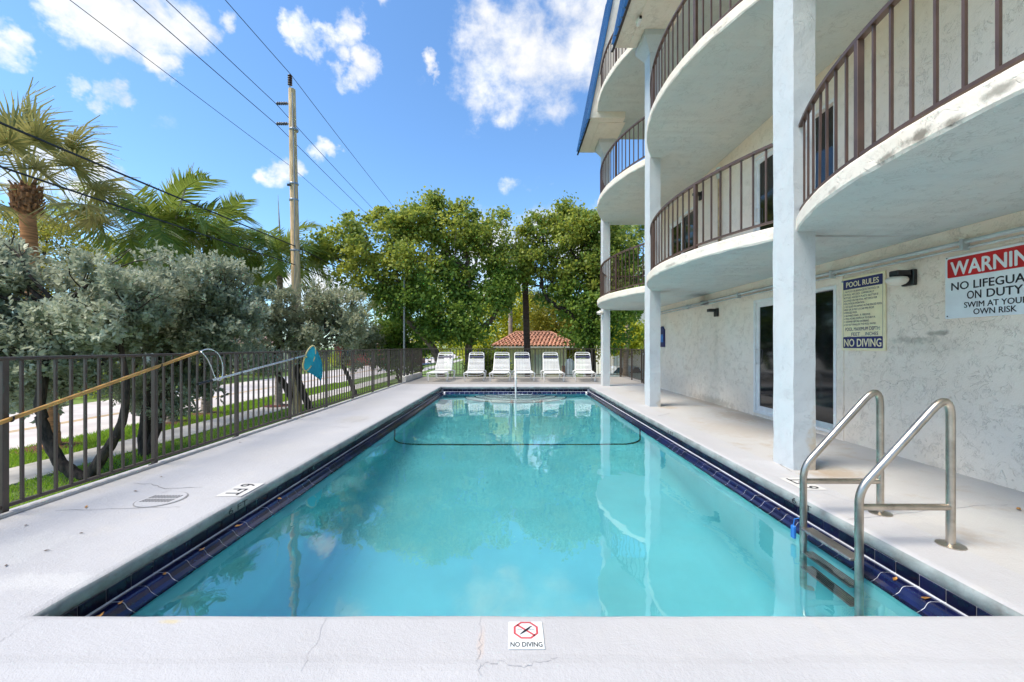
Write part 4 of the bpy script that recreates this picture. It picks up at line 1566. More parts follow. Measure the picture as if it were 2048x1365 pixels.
gt = thing('side_gate', (4.58, 16, 0), 'dark picket gate and panel between the building corner and rear fence', 'gate')
for yy in (17.6, 16.0, 14.75, 14.55, 13.95):
    link('post', rpo, gt, (0, yy - 16, 0))
for (a, c, n) in ((16.0, 17.6, 12), (14.75, 16.0, 10)):
    for i in range(1, n + 1):
        link('picket', rp, gt, (0, a + (c - a) * i / (n + 1) - 16, 0))
    MB().box(4.562, 4.598, a + 0.03, c - 0.03, 1.172, 1.20).build('top_rail', M['fence'], gt)
    MB().box(4.566, 4.594, a + 0.03, c - 0.03, 0.08, 0.105).build('bottom_rail', M['fence'], gt)
MB().box(4.55, 4.61, 14.38, 14.44, 0.0, 1.55).build('latch_post', M['fence'], gt)
MB().box(4.54, 4.57, 14.44, 14.54, 1.0, 1.06).build('latch', M['galv'], gt)

# ================================================================== pool ladder
ld = thing('pool_ladder', (2.6, 2.97, 0), 'stainless steel pool ladder with two tall bent handrails on the right edge', 'ladder')
for y in (2.71, 3.23):
    path = round_poly([(2.858, y, 0.0), (2.858, y, 1.02), (2.26, y, 0.36), (2.26, y, -1.02), (2.33, y, -1.05)], [0, 0.19, 0.09, 0.08, 0], 8)
    h = MB().tube(path, 0.0245, 14).build('handrail', M['steel'], ld, smooth=True)
    MB().tube([(2.26, y, 0.25), (2.858, y, 0.25)], 0.021, 12).build('crossbar', M['steel'], h, smooth=True)
    MB().lathe((2.858, y, 0.001), [(0.075, 0), (0.075, 0.006), (0.045, 0.014), (0.03, 0.016)], 18).build('flange', M['steel'], h, smooth=True)
for i, z in enumerate((-0.10, -0.37, -0.64)):
    tr = MB().bbox(2.22, 2.315, 2.735, 3.205, z - 0.018, z, 0.004)
    t = tr.build('tread', M['steel_dark'], ld)
    rb = MB()
    for k in range(5):
        xx = 2.232 + k * 0.0165
        rb.box(xx, xx + 0.007, 2.745, 3.195, z + 0.0005, z + 0.004)
    rb.build('grip_ribs', M['steel'] if i == 0 else M['black'], t)
tg = thing('blue_tag', (2.22, 3.25, -0.12), 'small blue plastic tag hanging from the far ladder rail at the waterline', 'tag')
b = MB()
b.bbox(2.18, 2.205, 3.225, 3.265, -0.20, -0.10, 0.006)
b.build('float', M['blue_plastic'], tg)
MB().tube([(2.192, 3.245, -0.10), (2.20, 3.245, -0.05), (2.235, 3.245, -0.045)], 0.004, 6).build('cord', M['blue_plastic'], tg)

# stair handrail at the shallow end
sr = thing('stair_handrail', (0.08, 13.3, 0), 'slim white handrail standing over the entry steps at the shallow end', 'handrail')
MB().tube(round_poly([(0.08, 13.75, 0.0), (0.08, 13.75, 0.86), (0.08, 12.95, 0.80), (0.08, 12.3, 0.40), (0.08, 12.3, -0.97)], [0, 0.12, 0.12, 0.1, 0], 6), 0.024, 10).build('rail', M['white_metal'], sr, smooth=True)
MB().lathe((0.08, 13.75, 0.001), [(0.06, 0), (0.06, 0.01), (0.03, 0.014)], 14).build('flange', M['steel'], sr)

# skimmer lid: round, slotted, painted over
x, y = -2.98, 3.52
sk = thing('skimmer_cover', (x, y, 0), 'round slotted skimmer lid set in the left deck', 'drain cover')
b = MB()
b.lathe((x, y, 0.0), [(0.172, 0.001), (0.172, 0.006), (0.166, 0.008), (0.0, 0.008)], 40)
b.build('disc', M['deck'], sk)
rim = MB()
rim.v = [(x + rr * math.cos(2 * math.pi * i / 48), y + rr * math.sin(2 * math.pi * i / 48), 0.003) for rr in (0.173, 0.182) for i in range(48)]
rim.f = [(i, (i + 1) % 48, 48 + (i + 1) % 48, 48 + i) for i in range(48)]
rim.m = [0] * 48
rim.build('rim_gap', M['crack'], sk)
slot = MB().box(-0.0042, 0.0042, -0.034, 0.034, 0, 0.0014).mesh('slot', M['black'])
for row in (-0.043, 0.043):
    for i in range(12):
        xx = -0.141 + 0.0255 * i
        if math.hypot(xx, abs(row) + 0.034) < 0.158:
            o = link('slot', slot, sk, (xx, row, 0.0083))
            o.rotation_euler = (0, 0, -0.1)

# ================================================================== pool tools hung on the fence
XP = FX + 0.055
a, c = Vector((XP, 0.45, 0.035)), Vector((XP, 5.10, 1.225))
lh = thing('life_hook', (XP, 3.2, 0), 'yellow pole with a bent wire life hook leaning along the side fence', 'life hook')
MB().tube([a, c], 0.017, 10).build('pole', M['bamboo'], lh, smooth=True)
d = (c - a).normalized()
hk = [P(395, 703, 5.10), P(425, 697, 5.25), P(462, 706, 5.42), P(480, 728, 5.5), P(487, 752, 5.5), P(470, 764, 5.45), P(455, 757, 5.36), P(450, 738, 5.3), P(437, 717, 5.22), P(400, 704, 5.12)]
hk = [Vector((XP + 0.03, p.y, p.z)) for p in hk]
MB().tube(round_poly(hk, 0.12, 5), 0.0065, 8).build('hook', M['alu'], lh, smooth=True)
for yy in (3.20, 4.55):
    t = (yy - a.y) / (c.y - a.y)
    zz = a.z + (c.z - a.z) * t
    MB().tube(round_poly([(FX + 0.02, yy, zz + 0.01), (XP, yy, zz - 0.024), (XP + 0.028, yy, zz - 0.01), (XP + 0.026, yy, zz + 0.02)], 0.02, 4), 0.006, 6).build('hanger', M['black'], lh)
sn = thing('skimmer_net', (XP, 6.4, 0.9), 'blue leaf skimmer net on a silver pole hung on the side fence', 'pool net')
a, c = Vector((XP, 5.12, 0.835)), Vector((XP, 7.72, 1.125))
MB().tube([a, c], 0.015, 10).build('pole', M['alu'], sn, smooth=True)
MB().tube([a - (c - a).normalized() * 0.02, a + (c - a).normalized() * 0.22], 0.018, 10).build('grip', M['black'], sn, smooth=True)
for yy in (5.90, 7.31):
    t = (yy - a.y) / (c.y - a.y)
    zz = a.z + (c.z - a.z) * t
    MB().tube(round_poly([(FX + 0.02, yy, zz + 0.01), (XP, yy, zz - 0.022), (XP + 0.026, yy, zz - 0.01), (XP + 0.024, yy, zz + 0.02)], 0.02, 4), 0.006, 6).build('hanger', M['black'], sn)
# net frame: D-shaped hoop in the plane across the pole, bag sagging down
hoop = []
cz, cyy = 1.075, 7.80
for i in range(25):
    t = 2 * math.pi * i / 24
    sz = math.sin(t)
    hoop.append(Vector((XP + 0.05 + 0.07 * math.cos(t) + 0.055 * sz, cyy + 0.05 * math.cos(t) + 0.03 * sz, cz + 0.235 * sz)))
MB().tube(hoop, 0.013, 8).build('hoop', M['net_rim'], sn, smooth=True)
MB().tube([c, Vector((XP + 0.0, 7.80, 1.09))], 0.022, 8).build('socket', M['net_rim'], sn, smooth=True)
b = MB()
nu, nv = 24, 7
for j in range(nv + 1):
    s = j / nv
    for i in range(nu):
        p = hoop[i]
        q = Vector((XP + 0.21, cyy + 0.05, cz - 0.42))
        k = s ** 1.1 * (0.90 + 0.04 * math.sin(i * 1.3))
        r = p.lerp(q, k)
        r.z -= 0.03 * math.sin(s * math.pi * 0.75) + 0.012 * math.sin(i * 2.1 + j)
        r.x += 0.07 * math.sin(s * math.pi * 0.8)
        r.y += 0.05 * math.sin(s * math.pi) + 0.012 * math.sin(i * 1.7 + j * 2)
        b.v.append(r)
for j in range(nv):
    for i in range(nu):
        i2 = (i + 1) % nu
        b.f.append((j * nu + i, j * nu + i2, (j + 1) * nu + i2, (j + 1) * nu + i))
        b.m.append(0)
b.f.append(tuple(nv * nu + i for i in range(nu)))
b.m.append(0)
b.build('net_bag', M['net'], sn, smooth=True)

# ================================================================== chaise lounges


def make_chaise(x, y):
    t = thing('chaise_lounge', (x, y, 0), 'c', 'chaise lounge', 'white strap chaises in a row before the rear fence')
    hw = 0.315
    side = lambda s: [(x + s * hw, y - 0.92, 0.33), (x + s * hw, y - 0.10, 0.335), (x + s * hw, y + 0.22, 0.35), (x + s * 0.285, y + 0.70, 1.05)]
    fr = MB()
    L_, R_ = side(-1), side(1)
    seat = round_poly([L_[2], L_[0], (x - hw, y - 1.0, 0.33), (x + hw, y - 1.0, 0.33), R_[0], R_[2]], [0, 0.02, 0.10, 0.10, 0.02, 0], 5)
    fr.tube(seat, 0.017, 8)
    back = round_poly([L_[2], L_[3], R_[3], R_[2]], [0, 0.10, 0.10, 0], 6)
    fr.tube(back, 0.017, 8)
    fr.tube([L_[2], (x - hw, y + 0.85, 0.33)], 0.014, 8)
    fr.tube([R_[2], (x + hw, y + 0.85, 0.33)], 0.014, 8)
    fr.tube([(x - 0.29, y + 0.80, 0.34), (x - 0.29, y + 0.52, 0.78)], 0.010, 6)
    fr.tube([(x + 0.29, y + 0.80, 0.34), (x + 0.29, y + 0.52, 0.78)], 0.010, 6)
    fr.tube([(x - hw, y + 0.85, 0.33), (x + hw, y + 0.85, 0.33)], 0.014, 8)
    fr.build('frame', M['white_metal'], t, smooth=True)
    for yc in (-0.72, 0.55):
        for s in (-1, 1):
            lg = MB()
            pts = [(x + s * hw, y + yc - 0.10, 0.33), (x + s * 0.385, y + yc - 0.10, 0.31), (x + s * 0.345, y + yc - 0.055, 0.012),
                   (x + s * 0.345, y + yc + 0.055, 0.012), (x + s * 0.385, y + yc + 0.10, 0.31), (x + s * hw, y + yc + 0.10, 0.33)]
            lg.tube(round_poly(pts, 0.055, 5), 0.0155, 8)
            lg.build('leg', M['white_metal'], t, smooth=True)
        br = MB()
        br.tube([(x + 0.35 * math.cos(math.pi * i / 10), y + yc, 0.285 - 0.075 * math.sin(math.pi * i / 10)) for i in range(11)], 0.011, 6)
        br.build('brace', M['white_metal'], t, smooth=True)
    # straps wrapped over the frame
    sm = {}
    for key, hwid, mm in (('seat', 0.33, 'strap'), ('back', 0.305, 'strap'), ('navy', 0.305, 'strap_navy')):
        q = MB()
        q.bbox(-hwid, hwid, -0.021, 0.021, -0.004, 0.004, 0.003)
        sm[key] = q.mesh('strap', M[mm])
    for i in range(18):
        link('strap', sm['seat'], t, (0, -0.97 + i * 0.066, 0.350 - 0.010 * math.sin(i * 0.5)))
    L2, L3 = Vector(L_[2]), Vector(L_[3])
    tilt = math.atan2(L3.z - L2.z, L3.y - L2.y)
    for i in (0, 1, 2, 3, 4, 5, 6, 7, 8, 10, 12):
        k = 0.05 + 0.84 * i / 12
        p = L2.lerp(L3, k)
        o = link('strap', sm['navy' if i == 10 else 'back'], t, (0, p.y - y - 0.018, p.z + 0.006))
        o.rotation_euler = (tilt, 0, 0)
        o.scale = (1.0 - 0.06 * k, 2.1 if i == 10 else 1, 1)
    return t


spots = [(-2.74, 16.05, -0.06), (-1.45, 16.10, 0.02), (-0.46, 16.0, -0.03), (0.39, 16.06, 0.05), (1.50, 15.96, 0.01), (2.72, 15.95, -0.09)]
lab = ['white strap chaise nearest the cream kerb and side fence', 'white strap chaise second from the side fence, before the low hedge',
       'white strap chaise left of the handrail, before the shed corner', 'white strap chaise right of the handrail, before the brown palm trunk',
       'white strap chaise before the right side of the tiled shed', 'white strap chaise nearest the farthest building column']
proto = make_chaise(spots[0][0], spots[0][1])
for i, (x, y, rz) in enumerate(spots):
    o = proto if i == 0 else copy_tree(proto)
    o.location = (x, y, 0)
    o.rotation_euler = (0, 0, rz)
    o['label'] = lab[i]

# ================================================================== utility pole and wires
PXX, PYY = -8.35, 16.0
up = thing('utility_pole', (PXX, PYY, GZ), 'tall wooden utility pole with insulators beyond the side fence', 'pole')
pts = [(PXX + 0.02, PYY, GZ - 0.3), (PXX, PYY, 3), (PXX - 0.10, PYY, 7.5), (PXX - 0.17, PYY, 11.2)]
MB().tube(pts, [0.18, 0.165, 0.145, 0.125], 14).build('shaft', M['wood'], up, smooth=True)
MB().tube([(PXX + 0.02, PYY - 0.15, 2.0), (PXX - 0.01, PYY - 0.13, 7.5), (PXX - 0.10, PYY - 0.12, 11.0)], 0.016, 6).build('ground_wire', M['galv'], up)
topx = PXX - 0.22


def insulator(p0, p1, n, r, name, mat):
    p0, p1 = Vector(p0), Vector(p1)
    ax = (p1 - p0)
    L_ = ax.length
    prof = [(r * 0.35, 0)]
    for i in range(n):
        h = L_ * (i + 0.3) / n
        prof += [(r * 0.4, h - L_ * 0.2 / n), (r, h), (r * 0.95, h + L_ * 0.3 / n), (r * 0.4, h + L_ * 0.45 / n)]
    prof.append((r * 0.35, L_))
    MB().lathe(p0, prof, 12, ax).build(name, mat, up, smooth=True)


MB().tube([(topx + 0.05, PYY - 0.05, 10.8), (topx - 0.02, PYY - 0.05, 11.35)], 0.03, 6).build('bracket', M['galv'], up)
insulator((topx, PYY - 0.05, 11.32), (topx, PYY - 0.05, 11.74), 5, 0.085, 'insulator', M['insul_brown'])
for z in (10.66, 9.88):
    MB().tube([(topx + 0.10, PYY, z + 0.06), (topx - 0.12, PYY, z)], 0.018, 6).build('bracket', M['galv'], up)
    MB().tube([(topx + 0.10, PYY, z - 0.07), (topx - 0.12, PYY, z)], 0.018, 6).build('bracket', M['galv'], up)
    insulator((topx - 0.12, PYY, z), (topx - 0.55, PYY, z), 6, 0.065, 'insulator', M['insul'])
for z in (7.52, 6.9, 9.6, 4.95):
    MB().lathe((PXX - 0.10 + (0.06 if z < 6 else 0), PYY, z), [(0.165, 0), (0.172, 0.02), (0.172, 0.05), (0.165, 0.07)], 14).build('band', M['galv'], up)
MB().box(topx - 0.04, topx + 0.09, PYY - 0.19, PYY - 0.14, 7.42, 7.50).build('clamp', M['black'], up)


def wire(x0, z0, x1, z1, sag, r, label, mat):
    """span from the pole back past the camera and onward up the street"""
    b = MB()
    pts = []
    for k in range(33):
        t = k / 32
        pts.append((x0, PYY - 44 * (1 - t), z0 - sag * 4 * t * (1 - t)))
    for k in range(1, 33):
        t = k / 32
        pts.append((x0 + (x1 - x0) * t, PYY + 44 * t, z0 + (z1 - z0) * t - sag * 4 * t * (1 - t)))
    b.tube(pts, r, 5)
    tag(b.build('power_line', mat), label, 'wire', 'overhead wires along the street')


wire(topx, 11.78, topx, 11.78, 0.55, 0.013, 'thin wire over the top insulator of the utility pole', M['wire_grey'])
wire(topx - 0.56, 10.64, topx - 0.4, 10.6, 0.55, 0.013, 'thin wire on the upper side insulator of the pole', M['wire_grey'])
wire(topx - 0.56, 9.86, topx - 0.4, 9.9, 0.5, 0.013, 'thin wire on the lower side insulator of the pole', M['wire_grey'])
wire(topx - 0.02, 8.25, topx, 8.2, 0.4, 0.008, 'finest bare wire clamped halfway up the utility pole', M['wire_grey'])
wire(PXX + 0.02, 5.13, PXX, 5.1, 0.30, 0.021, 'thick black cable crossing the pole, upper one', M['wire'])
wire(PXX + 0.02, 4.42, PXX, 4.4, 0.30, 0.019, 'thick black cable crossing the pole, lower one', M['wire'])

lpst = thing('lamp_post', (-4.98, 19.0, GZ), 'slim grey lamp post with a short flat head behind the fence corner', 'lamp post')
MB().tube([(-4.98, 19, GZ), (-4.98, 19, 4.25), (-4.96, 19, 4.42), (-4.86, 19, 4.46), (-4.78, 19, 4.46)], 0.045, 8).build('pole', M['galv'], lpst, smooth=True)
MB().bbox(-4.80, -4.42, 18.93, 19.07, 4.43, 4.49, 0.015).build('lamp_head', M['galv'], lpst)
MB().lathe((-4.98, 19, 3.72), [(0.05, 0), (0.054, 0.01), (0.054, 0.16), (0.05, 0.17)], 8).build('band', M['rust'], lpst)


# ================================================================== trees
def lobes_px(L, Y):
    out = []
    for q in L:
        px, py, r = q[:3]
        yy = Y + (q[3] if len(q) > 3 else 0)
        c = P(px, py, yy)
        rr = r * yy / F
        out.append((c.x, c.y, c.z, rr, rr * 1.1, rr * 0.85))
    return out


def limbs_to(b, start, r0, lobes, rend=0.02, frac=1.0):
    for l in lobes:
        e = Vector(l[:3]) + Vector((0, 0, -0.2 * l[5]))
        pts, rs = limb(start, e, r0, rend, 0.10, 8)
        b.tube(pts, rs, 7)
        for k in range(4):
            p = pts[random.choice((4, 5, 6))]
            q = Vector(l[:3]) + Vector((random.uniform(-1, 1) * l[3], random.uniform(-1, 1) * l[4], random.uniform(-0.2, 0.9) * l[5]))
            p2, r2 = limb(p, q, max(rend * 1.3, r0 * 0.30), 0.008, 0.12, 6)
            b.tube(p2, r2, 5)


# --- sea grape A, left of the shed
A1 = lobes_px([(655, 490, 34, -0.6), (700, 462, 40, -0.5), (730, 505, 55, -0.8), (785, 455, 45), (850, 440, 50), (872, 412, 30), (920, 450, 48), (975, 470, 48, 0.4),
               (900, 510, 55), (820, 520, 60, -0.8), (760, 560, 50, -0.6), (700, 545, 42, -0.8), (1010, 520, 45, 0.4)], 20.5)
A2 = lobes_px([(850, 590, 55, -0.8), (905, 640, 50, -0.8), (960, 600, 42, -0.4), (800, 600, 45, -0.5), (860, 660, 40, -0.6), (940, 665, 34, -0.5), (1000, 560, 40), (915, 560, 45), (1010, 610, 26)], 20.5)
tA = thing('sea_grape_tree', (-2.3, 20.3, GZ), 'broad sea grape tree with forked pale trunks left of the tiled shed', 'tree', 'sea grape trees behind the rear fence')
b = MB()
base = Vector((-2.35, 20.2, GZ - 0.1))
f1 = P(945, 668, 20.2)
pts, rs = limb(base, f1, 0.22, 0.17, 0.04, 6)
b.tube(pts, rs, 9)
f2, f3 = P(940, 560, 20.4), P(1000, 590, 20.3)
for (a_, e_, r0, r1) in ((f1, P(985, 640, 20.3), 0.16, 0.12), (P(985, 640, 20.3), P(992, 570, 20.4), 0.12, 0.08), (f1, P(942, 600, 20.4), 0.15, 0.13), (P(942, 600, 20.4), P(936, 520, 20.5), 0.13, 0.07), (P(942, 575, 20.4), P(910, 568, 20.2), 0.07, 0.05)):
    pts, rs = limb(a_, e_, r0, r1, 0.06, 6)
    b.tube(pts, rs, 8)
limbs_to(b, P(938, 560, 20.4), 0.085, [A1[i] for i in (4, 5, 6, 7, 8)])
limbs_to(b, P(992, 580, 20.4), 0.07, [A1[i] for i in (7, 12)])
# the long pale limb leaning left
l0 = Vector((-3.4, 20.0, GZ))
lp_ = [l0, P(880, 720, 20), P(858, 684, 20), P(830, 655, 19.9), P(806, 635, 19.9), P(785, 605, 19.9), P(760, 575, 20)]
b.tube(round_poly(lp_, 0.5, 3), [0.2 - 0.11 * i / 21 for i in range(22)], 9)
limbs_to(b, P(785, 605, 19.9), 0.08, [A1[i] for i in (0, 1, 2, 3, 9, 10, 11)])
limbs_to(b, P(840, 660, 19.9), 0.06, [A2[i] for i in (0, 1, 3)])
b.build('trunk', M['bark_pale'], tA, smooth=True)
A1 = [(x, y, z - 0.25, a, b_, c_) for (x, y, z, a, b_, c_) in A1]
broad_crown('crown', A1, 330, 84, 0.27, 0.15, 0.125, M['seagrape'], tA)
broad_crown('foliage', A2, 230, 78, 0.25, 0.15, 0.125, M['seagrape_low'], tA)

# --- sea grape B, behind the far column
B1 = lobes_px([(1085, 460, 40), (1130, 435, 38), (1160, 455, 45), (1110, 500, 55), (1170, 515, 55), (1060, 520, 42), (1200, 470, 45), (1235, 520, 55), (1215, 570, 50), (1130, 555, 50), (1045, 560, 34)], 21.5)
B2 = lobes_px([(1150, 600, 45), (1200, 625, 50), (1165, 655, 42), (1105, 590, 26), (1240, 610, 50), (1215, 670, 42), (1270, 590, 40)], 21)
tB = thing('sea_grape_tree', (4.0, 21, GZ), 'dense sea grape tree with dark twisting trunk behind the farthest column', 'tree', 'sea grape trees behind the rear fence')
b = MB()
base = Vector((4.15, 21, GZ - 0.1))
f1 = P(1180, 660, 21)
pts, rs = limb(base, f1, 0.30, 0.22, 0.05, 6)
b.tube(pts, rs, 9)
for (a_, e_, r0, r1) in ((f1, P(1135, 622, 21), 0.16, 0.13), (P(1135, 622, 21), P(1095, 600, 21), 0.13, 0.10), (P(1095, 600, 21), P(1080, 565, 21), 0.10, 0.05), (f1, P(1195, 600, 21), 0.2, 0.14), (P(1195, 600, 21), P(1160, 540, 21.3), 0.13, 0.07), (P(1195, 610, 21), P(1240, 585, 21), 0.16, 0.13), (P(1240, 585, 21), P(1290, 545, 21), 0.13, 0.08)):
    pts, rs = limb(a_, e_, r0, r1, 0.08, 6)
    b.tube(pts, rs, 8)
limbs_to(b, P(1160, 545, 21.3), 0.08, [B1[i] for i in (1, 2, 3, 4, 6)])
limbs_to(b, P(1085, 575, 21), 0.06, [B1[i] for i in (0, 5, 10, 9)])
limbs_to(b, P(1240, 585, 21), 0.07, [B1[i] for i in (7, 8)])
b.build('trunk', M['bark_dark'], tB, smooth=True)
broad_crown('crown', B1, 310, 80, 0.27, 0.15, 0.125, M['seagrape'], tB)
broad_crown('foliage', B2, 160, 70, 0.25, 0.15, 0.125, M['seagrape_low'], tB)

# loose leafy sprigs that break the outlines
SA = lobes_px([(872, 402, 15), (868, 420, 18), (930, 415, 18), (945, 430, 18), (1008, 430, 16), (765, 432, 18), (745, 440, 16), (700, 445, 20), (660, 470, 18), (640, 520, 18), (815, 430, 18), (985, 440, 16), (905, 420, 14)], 20.4)
broad_crown('sprig', SA, 70, 40, 0.13, 0.15, 0.125, M['seagrape'], tA)
SB = lobes_px([(1122, 418, 16), (1130, 430, 18), (1165, 432, 18), (1085, 440, 18), (1055, 460, 18), (1190, 440, 18), (1040, 500, 18)], 21.4)
broad_crown('sprig', SB, 42, 40, 0.13, 0.15, 0.125, M['seagrape'], tB)

# dark shrub mass under the long limb
D1 = lobes_px([(780, 680, 34), (810, 660, 34), (835, 690, 30), (770, 650, 24), (800, 715, 40)], 22.5)
tD = thing('sea_grape_shrub', (-5.9, 22.5, GZ), 'dark dense shrub behind the lamp post', 'shrub')
b = MB()
limbs_to(b, (-5.9, 22.5, GZ), 0.07, D1)
b.build('stem', M['bark_dark'], tD)
broad_crown('crown', D1, 90, 60, 0.26, 0.17, 0.15, M['seagrape_low'], tD)

# --- pale lime trees further back
for i, (L, Y, mat, lb) in enumerate((
        ([(960, 655, 45), (985, 615, 45), (1010, 640, 45), (1040, 610, 48), (1000, 680, 40), (1060, 655, 45), (960, 700, 40), (1035, 690, 45)], 33, 'lime', 'bright yellow green tree behind the tiled shed roof'),
        ([(1100, 630, 40), (1130, 660, 42), (1145, 620, 40), (1090, 670, 38), (1160, 690, 40), (1170, 650, 36)], 31, 'olive', 'pale leafy tree right of the shed and small fan palm'),
        ([(1235, 672, 26), (1255, 662, 26), (1262, 685, 24), (1240, 690, 24)], 27, 'lime', 'round bright yellow green bush right of the farthest column'),
        ([(840, 570, 40), (880, 610, 45), (900, 660, 45), (930, 690, 40), (860, 680, 45)], 36, 'lime', 'yellow green tree glimpsed through the left sea grape'))):
    lo = lobes_px(L, Y)
    cx = sum(q[0] for q in lo) / len(lo)
    t = thing('lime_green_tree', (cx, Y, GZ), lb, 'tree')
    b = MB()
    st = Vector((cx, Y, GZ))
    z0 = min(q[2] for q in lo)
    b.tube([st, (cx + 0.1, Y, (GZ + z0) / 2), (cx, Y, z0 + 0.3)], [0.18, 0.14, 0.11], 8)
    limbs_to(b, (cx, Y, z0 + 0.2), 0.07, lo)
    b.build('trunk', M['bark_pale'], t, smooth=True)
    broad_crown('crown', lo, 42 * len(lo), 55, 0.34, 0.17, 0.12, M[mat], t)

# hedge behind the chaises
H = lobes_px([(972, 712, 14), (985, 722, 14), (1000, 716, 14), (960, 725, 14), (995, 735, 14), (975, 740, 14), (945, 735, 14), (1010, 735, 12), (950, 750, 14), (985, 752, 14)], 19.6)
tH = thing('clipped_hedge', (-1.1, 19.6, GZ), 'low clipped green hedge behind the second and third chaises', 'hedge')
broad_crown('foliage', H, 150, 50, 0.16, 0.09, 0.06, M['hedge'], tH)
b = MB()
limbs_to(b, (-1.1, 19.6, GZ), 0.04, H[:6])
b.build('stem', M['bark_dark'], tH)


# --- silver buttonwoods beyond the side fence
def buttonwood(loc, label, lobes, n, trunk_paths, mat='silver', L=0.125, Wd=0.064, per=9, ln=0.22, hubs=None):
    t = thing('silver_buttonwood', loc, label, 'tree', 'silver buttonwood trees beyond the side fence')
    b = MB()
    for (path, r0, r1) in trunk_paths:
        pp = round_poly(path, 0.6, 5)
        k = len(pp)
        pp = [p + Vector((random.uniform(-1, 1), random.uniform(-1, 1), random.uniform(-1, 1))) * 0.015 for p in pp]
        b.tube(pp, [r0 + (r1 - r0) * i / (k - 1) for i in range(k)], 9)
    ends = [Vector(p[0][-1]) for p in trunk_paths]
    for l in lobes:
        e = min(ends, key=lambda q: (q - Vector(l[:3])).length)
        limbs_to(b, e, 0.045, [l], 0.012)
    b.build('trunk', M['bark_dark'], t, smooth=True)
    shoot_crown('crown', lobes, n, per, ln, L, Wd, M[mat], t)
    return t


Y1 = 8.5
L1 = lobes_px([(-70, 540, 75), (5, 520, 30), (-5, 480, 28), (25, 495, 18), (15, 570, 45), (30, 650, 75, 0.3), (110, 590, 48, 0.3), (190, 540, 38), (130, 670, 65), (220, 640, 70), (60, 710, 55), (-40, 660, 80),
               (265, 520, 32, 0.2), (230, 580, 45), (200, 715, 45, 0.3), (-20, 735, 55), (130, 745, 42, 0.4), (40, 770, 42, 0.4), (170, 610, 50, 0.5), (290, 590, 45), (190, 775, 32, 0.6), (110, 790, 26, 0.6), (20, 800, 32, 0.6)], Y1)
p1 = [P(175, 962, 8.4), P(120, 930, 8.3), P(90, 870, 8.3), P(78, 800, 8.3), P(95, 700, 8.4), P(120, 620, 8.5)]
p1b = [P(170, 965, 8.4), P(215, 900, 8.5), P(245, 850, 8.6), P(255, 780, 8.6), P(240, 690, 8.6)]
buttonwood((-8.7, 8.4, GZ), 'nearest silver leaved buttonwood with a curved dark trunk at far left', L1, 5000, [(p1, 0.115, 0.07), (p1b, 0.11, 0.05)])
Y2 = 10.4
L2 = lobes_px([(300, 600, 60), (345, 560, 42), (330, 645, 62), (400, 580, 55, -0.2), (440, 550, 32), (460, 610, 50), (400, 660, 60), (300, 695, 50), (470, 660, 45), (350, 520, 20),
               (440, 715, 40), (350, 735, 38), (485, 570, 24), (300, 755, 40, 0.2), (400, 755, 38, 0.2), (250, 775, 32), (370, 800, 28), (475, 735, 32), (300, 800, 30, 0.3), (350, 830, 22, 0.3), (430, 775, 26, 0.3), (510, 740, 28, 0.4)], Y2)
p2 = [P(292, 915, 10.2), P(288, 860, 10.2), P(300, 790, 10.2), P(315, 720, 10.3), P(330, 640, 10.4)]
p2b = [P(290, 910, 10.2), P(330, 830, 10.3), P(325, 760, 10.3), P(390, 700, 10.4), P(420, 640, 10.4)]
buttonwood((-9.0, 10.2, GZ), 'second silver leaved buttonwood, left of the utility pole', L2, 4700, [(p2, 0.14, 0.07), (p2b, 0.10, 0.045)])
Y3 = 15.2
L3 = lobes_px([(520, 620, 45), (560, 650, 45), (610, 615, 42), (640, 650, 45, 0.2), (590, 680, 42), (680, 625, 38), (700, 660, 38, 0.3), (655, 690, 40), (530, 690, 40), (720, 690, 26, 0.3), (650, 600, 25), (500, 650, 40)], Y3)
p3 = [P(600, 835, 16.2), P(575, 780, 15.8), P(545, 735, 15.4), P(560, 680, 15.2)]
p3b = [P(625, 830, 16.2), P(600, 770, 15.8), P(590, 735, 15.5), P(640, 680, 15.2)]
buttonwood((-8.4, 16.2, GZ), 'silver leaved buttonwood with crossed trunks before the utility pole foot', L3, 3000, [(p3, 0.14, 0.08), (p3b, 0.13, 0.08)], 'silver_far', per=11)
Y4 = 21.5
L4 = lobes_px([(690, 630, 32), (720, 650, 30), (740, 680, 28), (700, 690, 30), (665, 660, 30), (735, 715, 26), (690, 725, 26)], Y4)
p4 = [P(715, 800, 21.8), P(700, 760, 21.6), P(680, 720, 21.5), P(695, 680, 21.5)]
buttonwood((-8.2, 21.8, GZ), 'farthest silver leaved buttonwood near the fence corner', L4, 1300, [(p4, 0.12, 0.07)], 'silver_far', per=10)


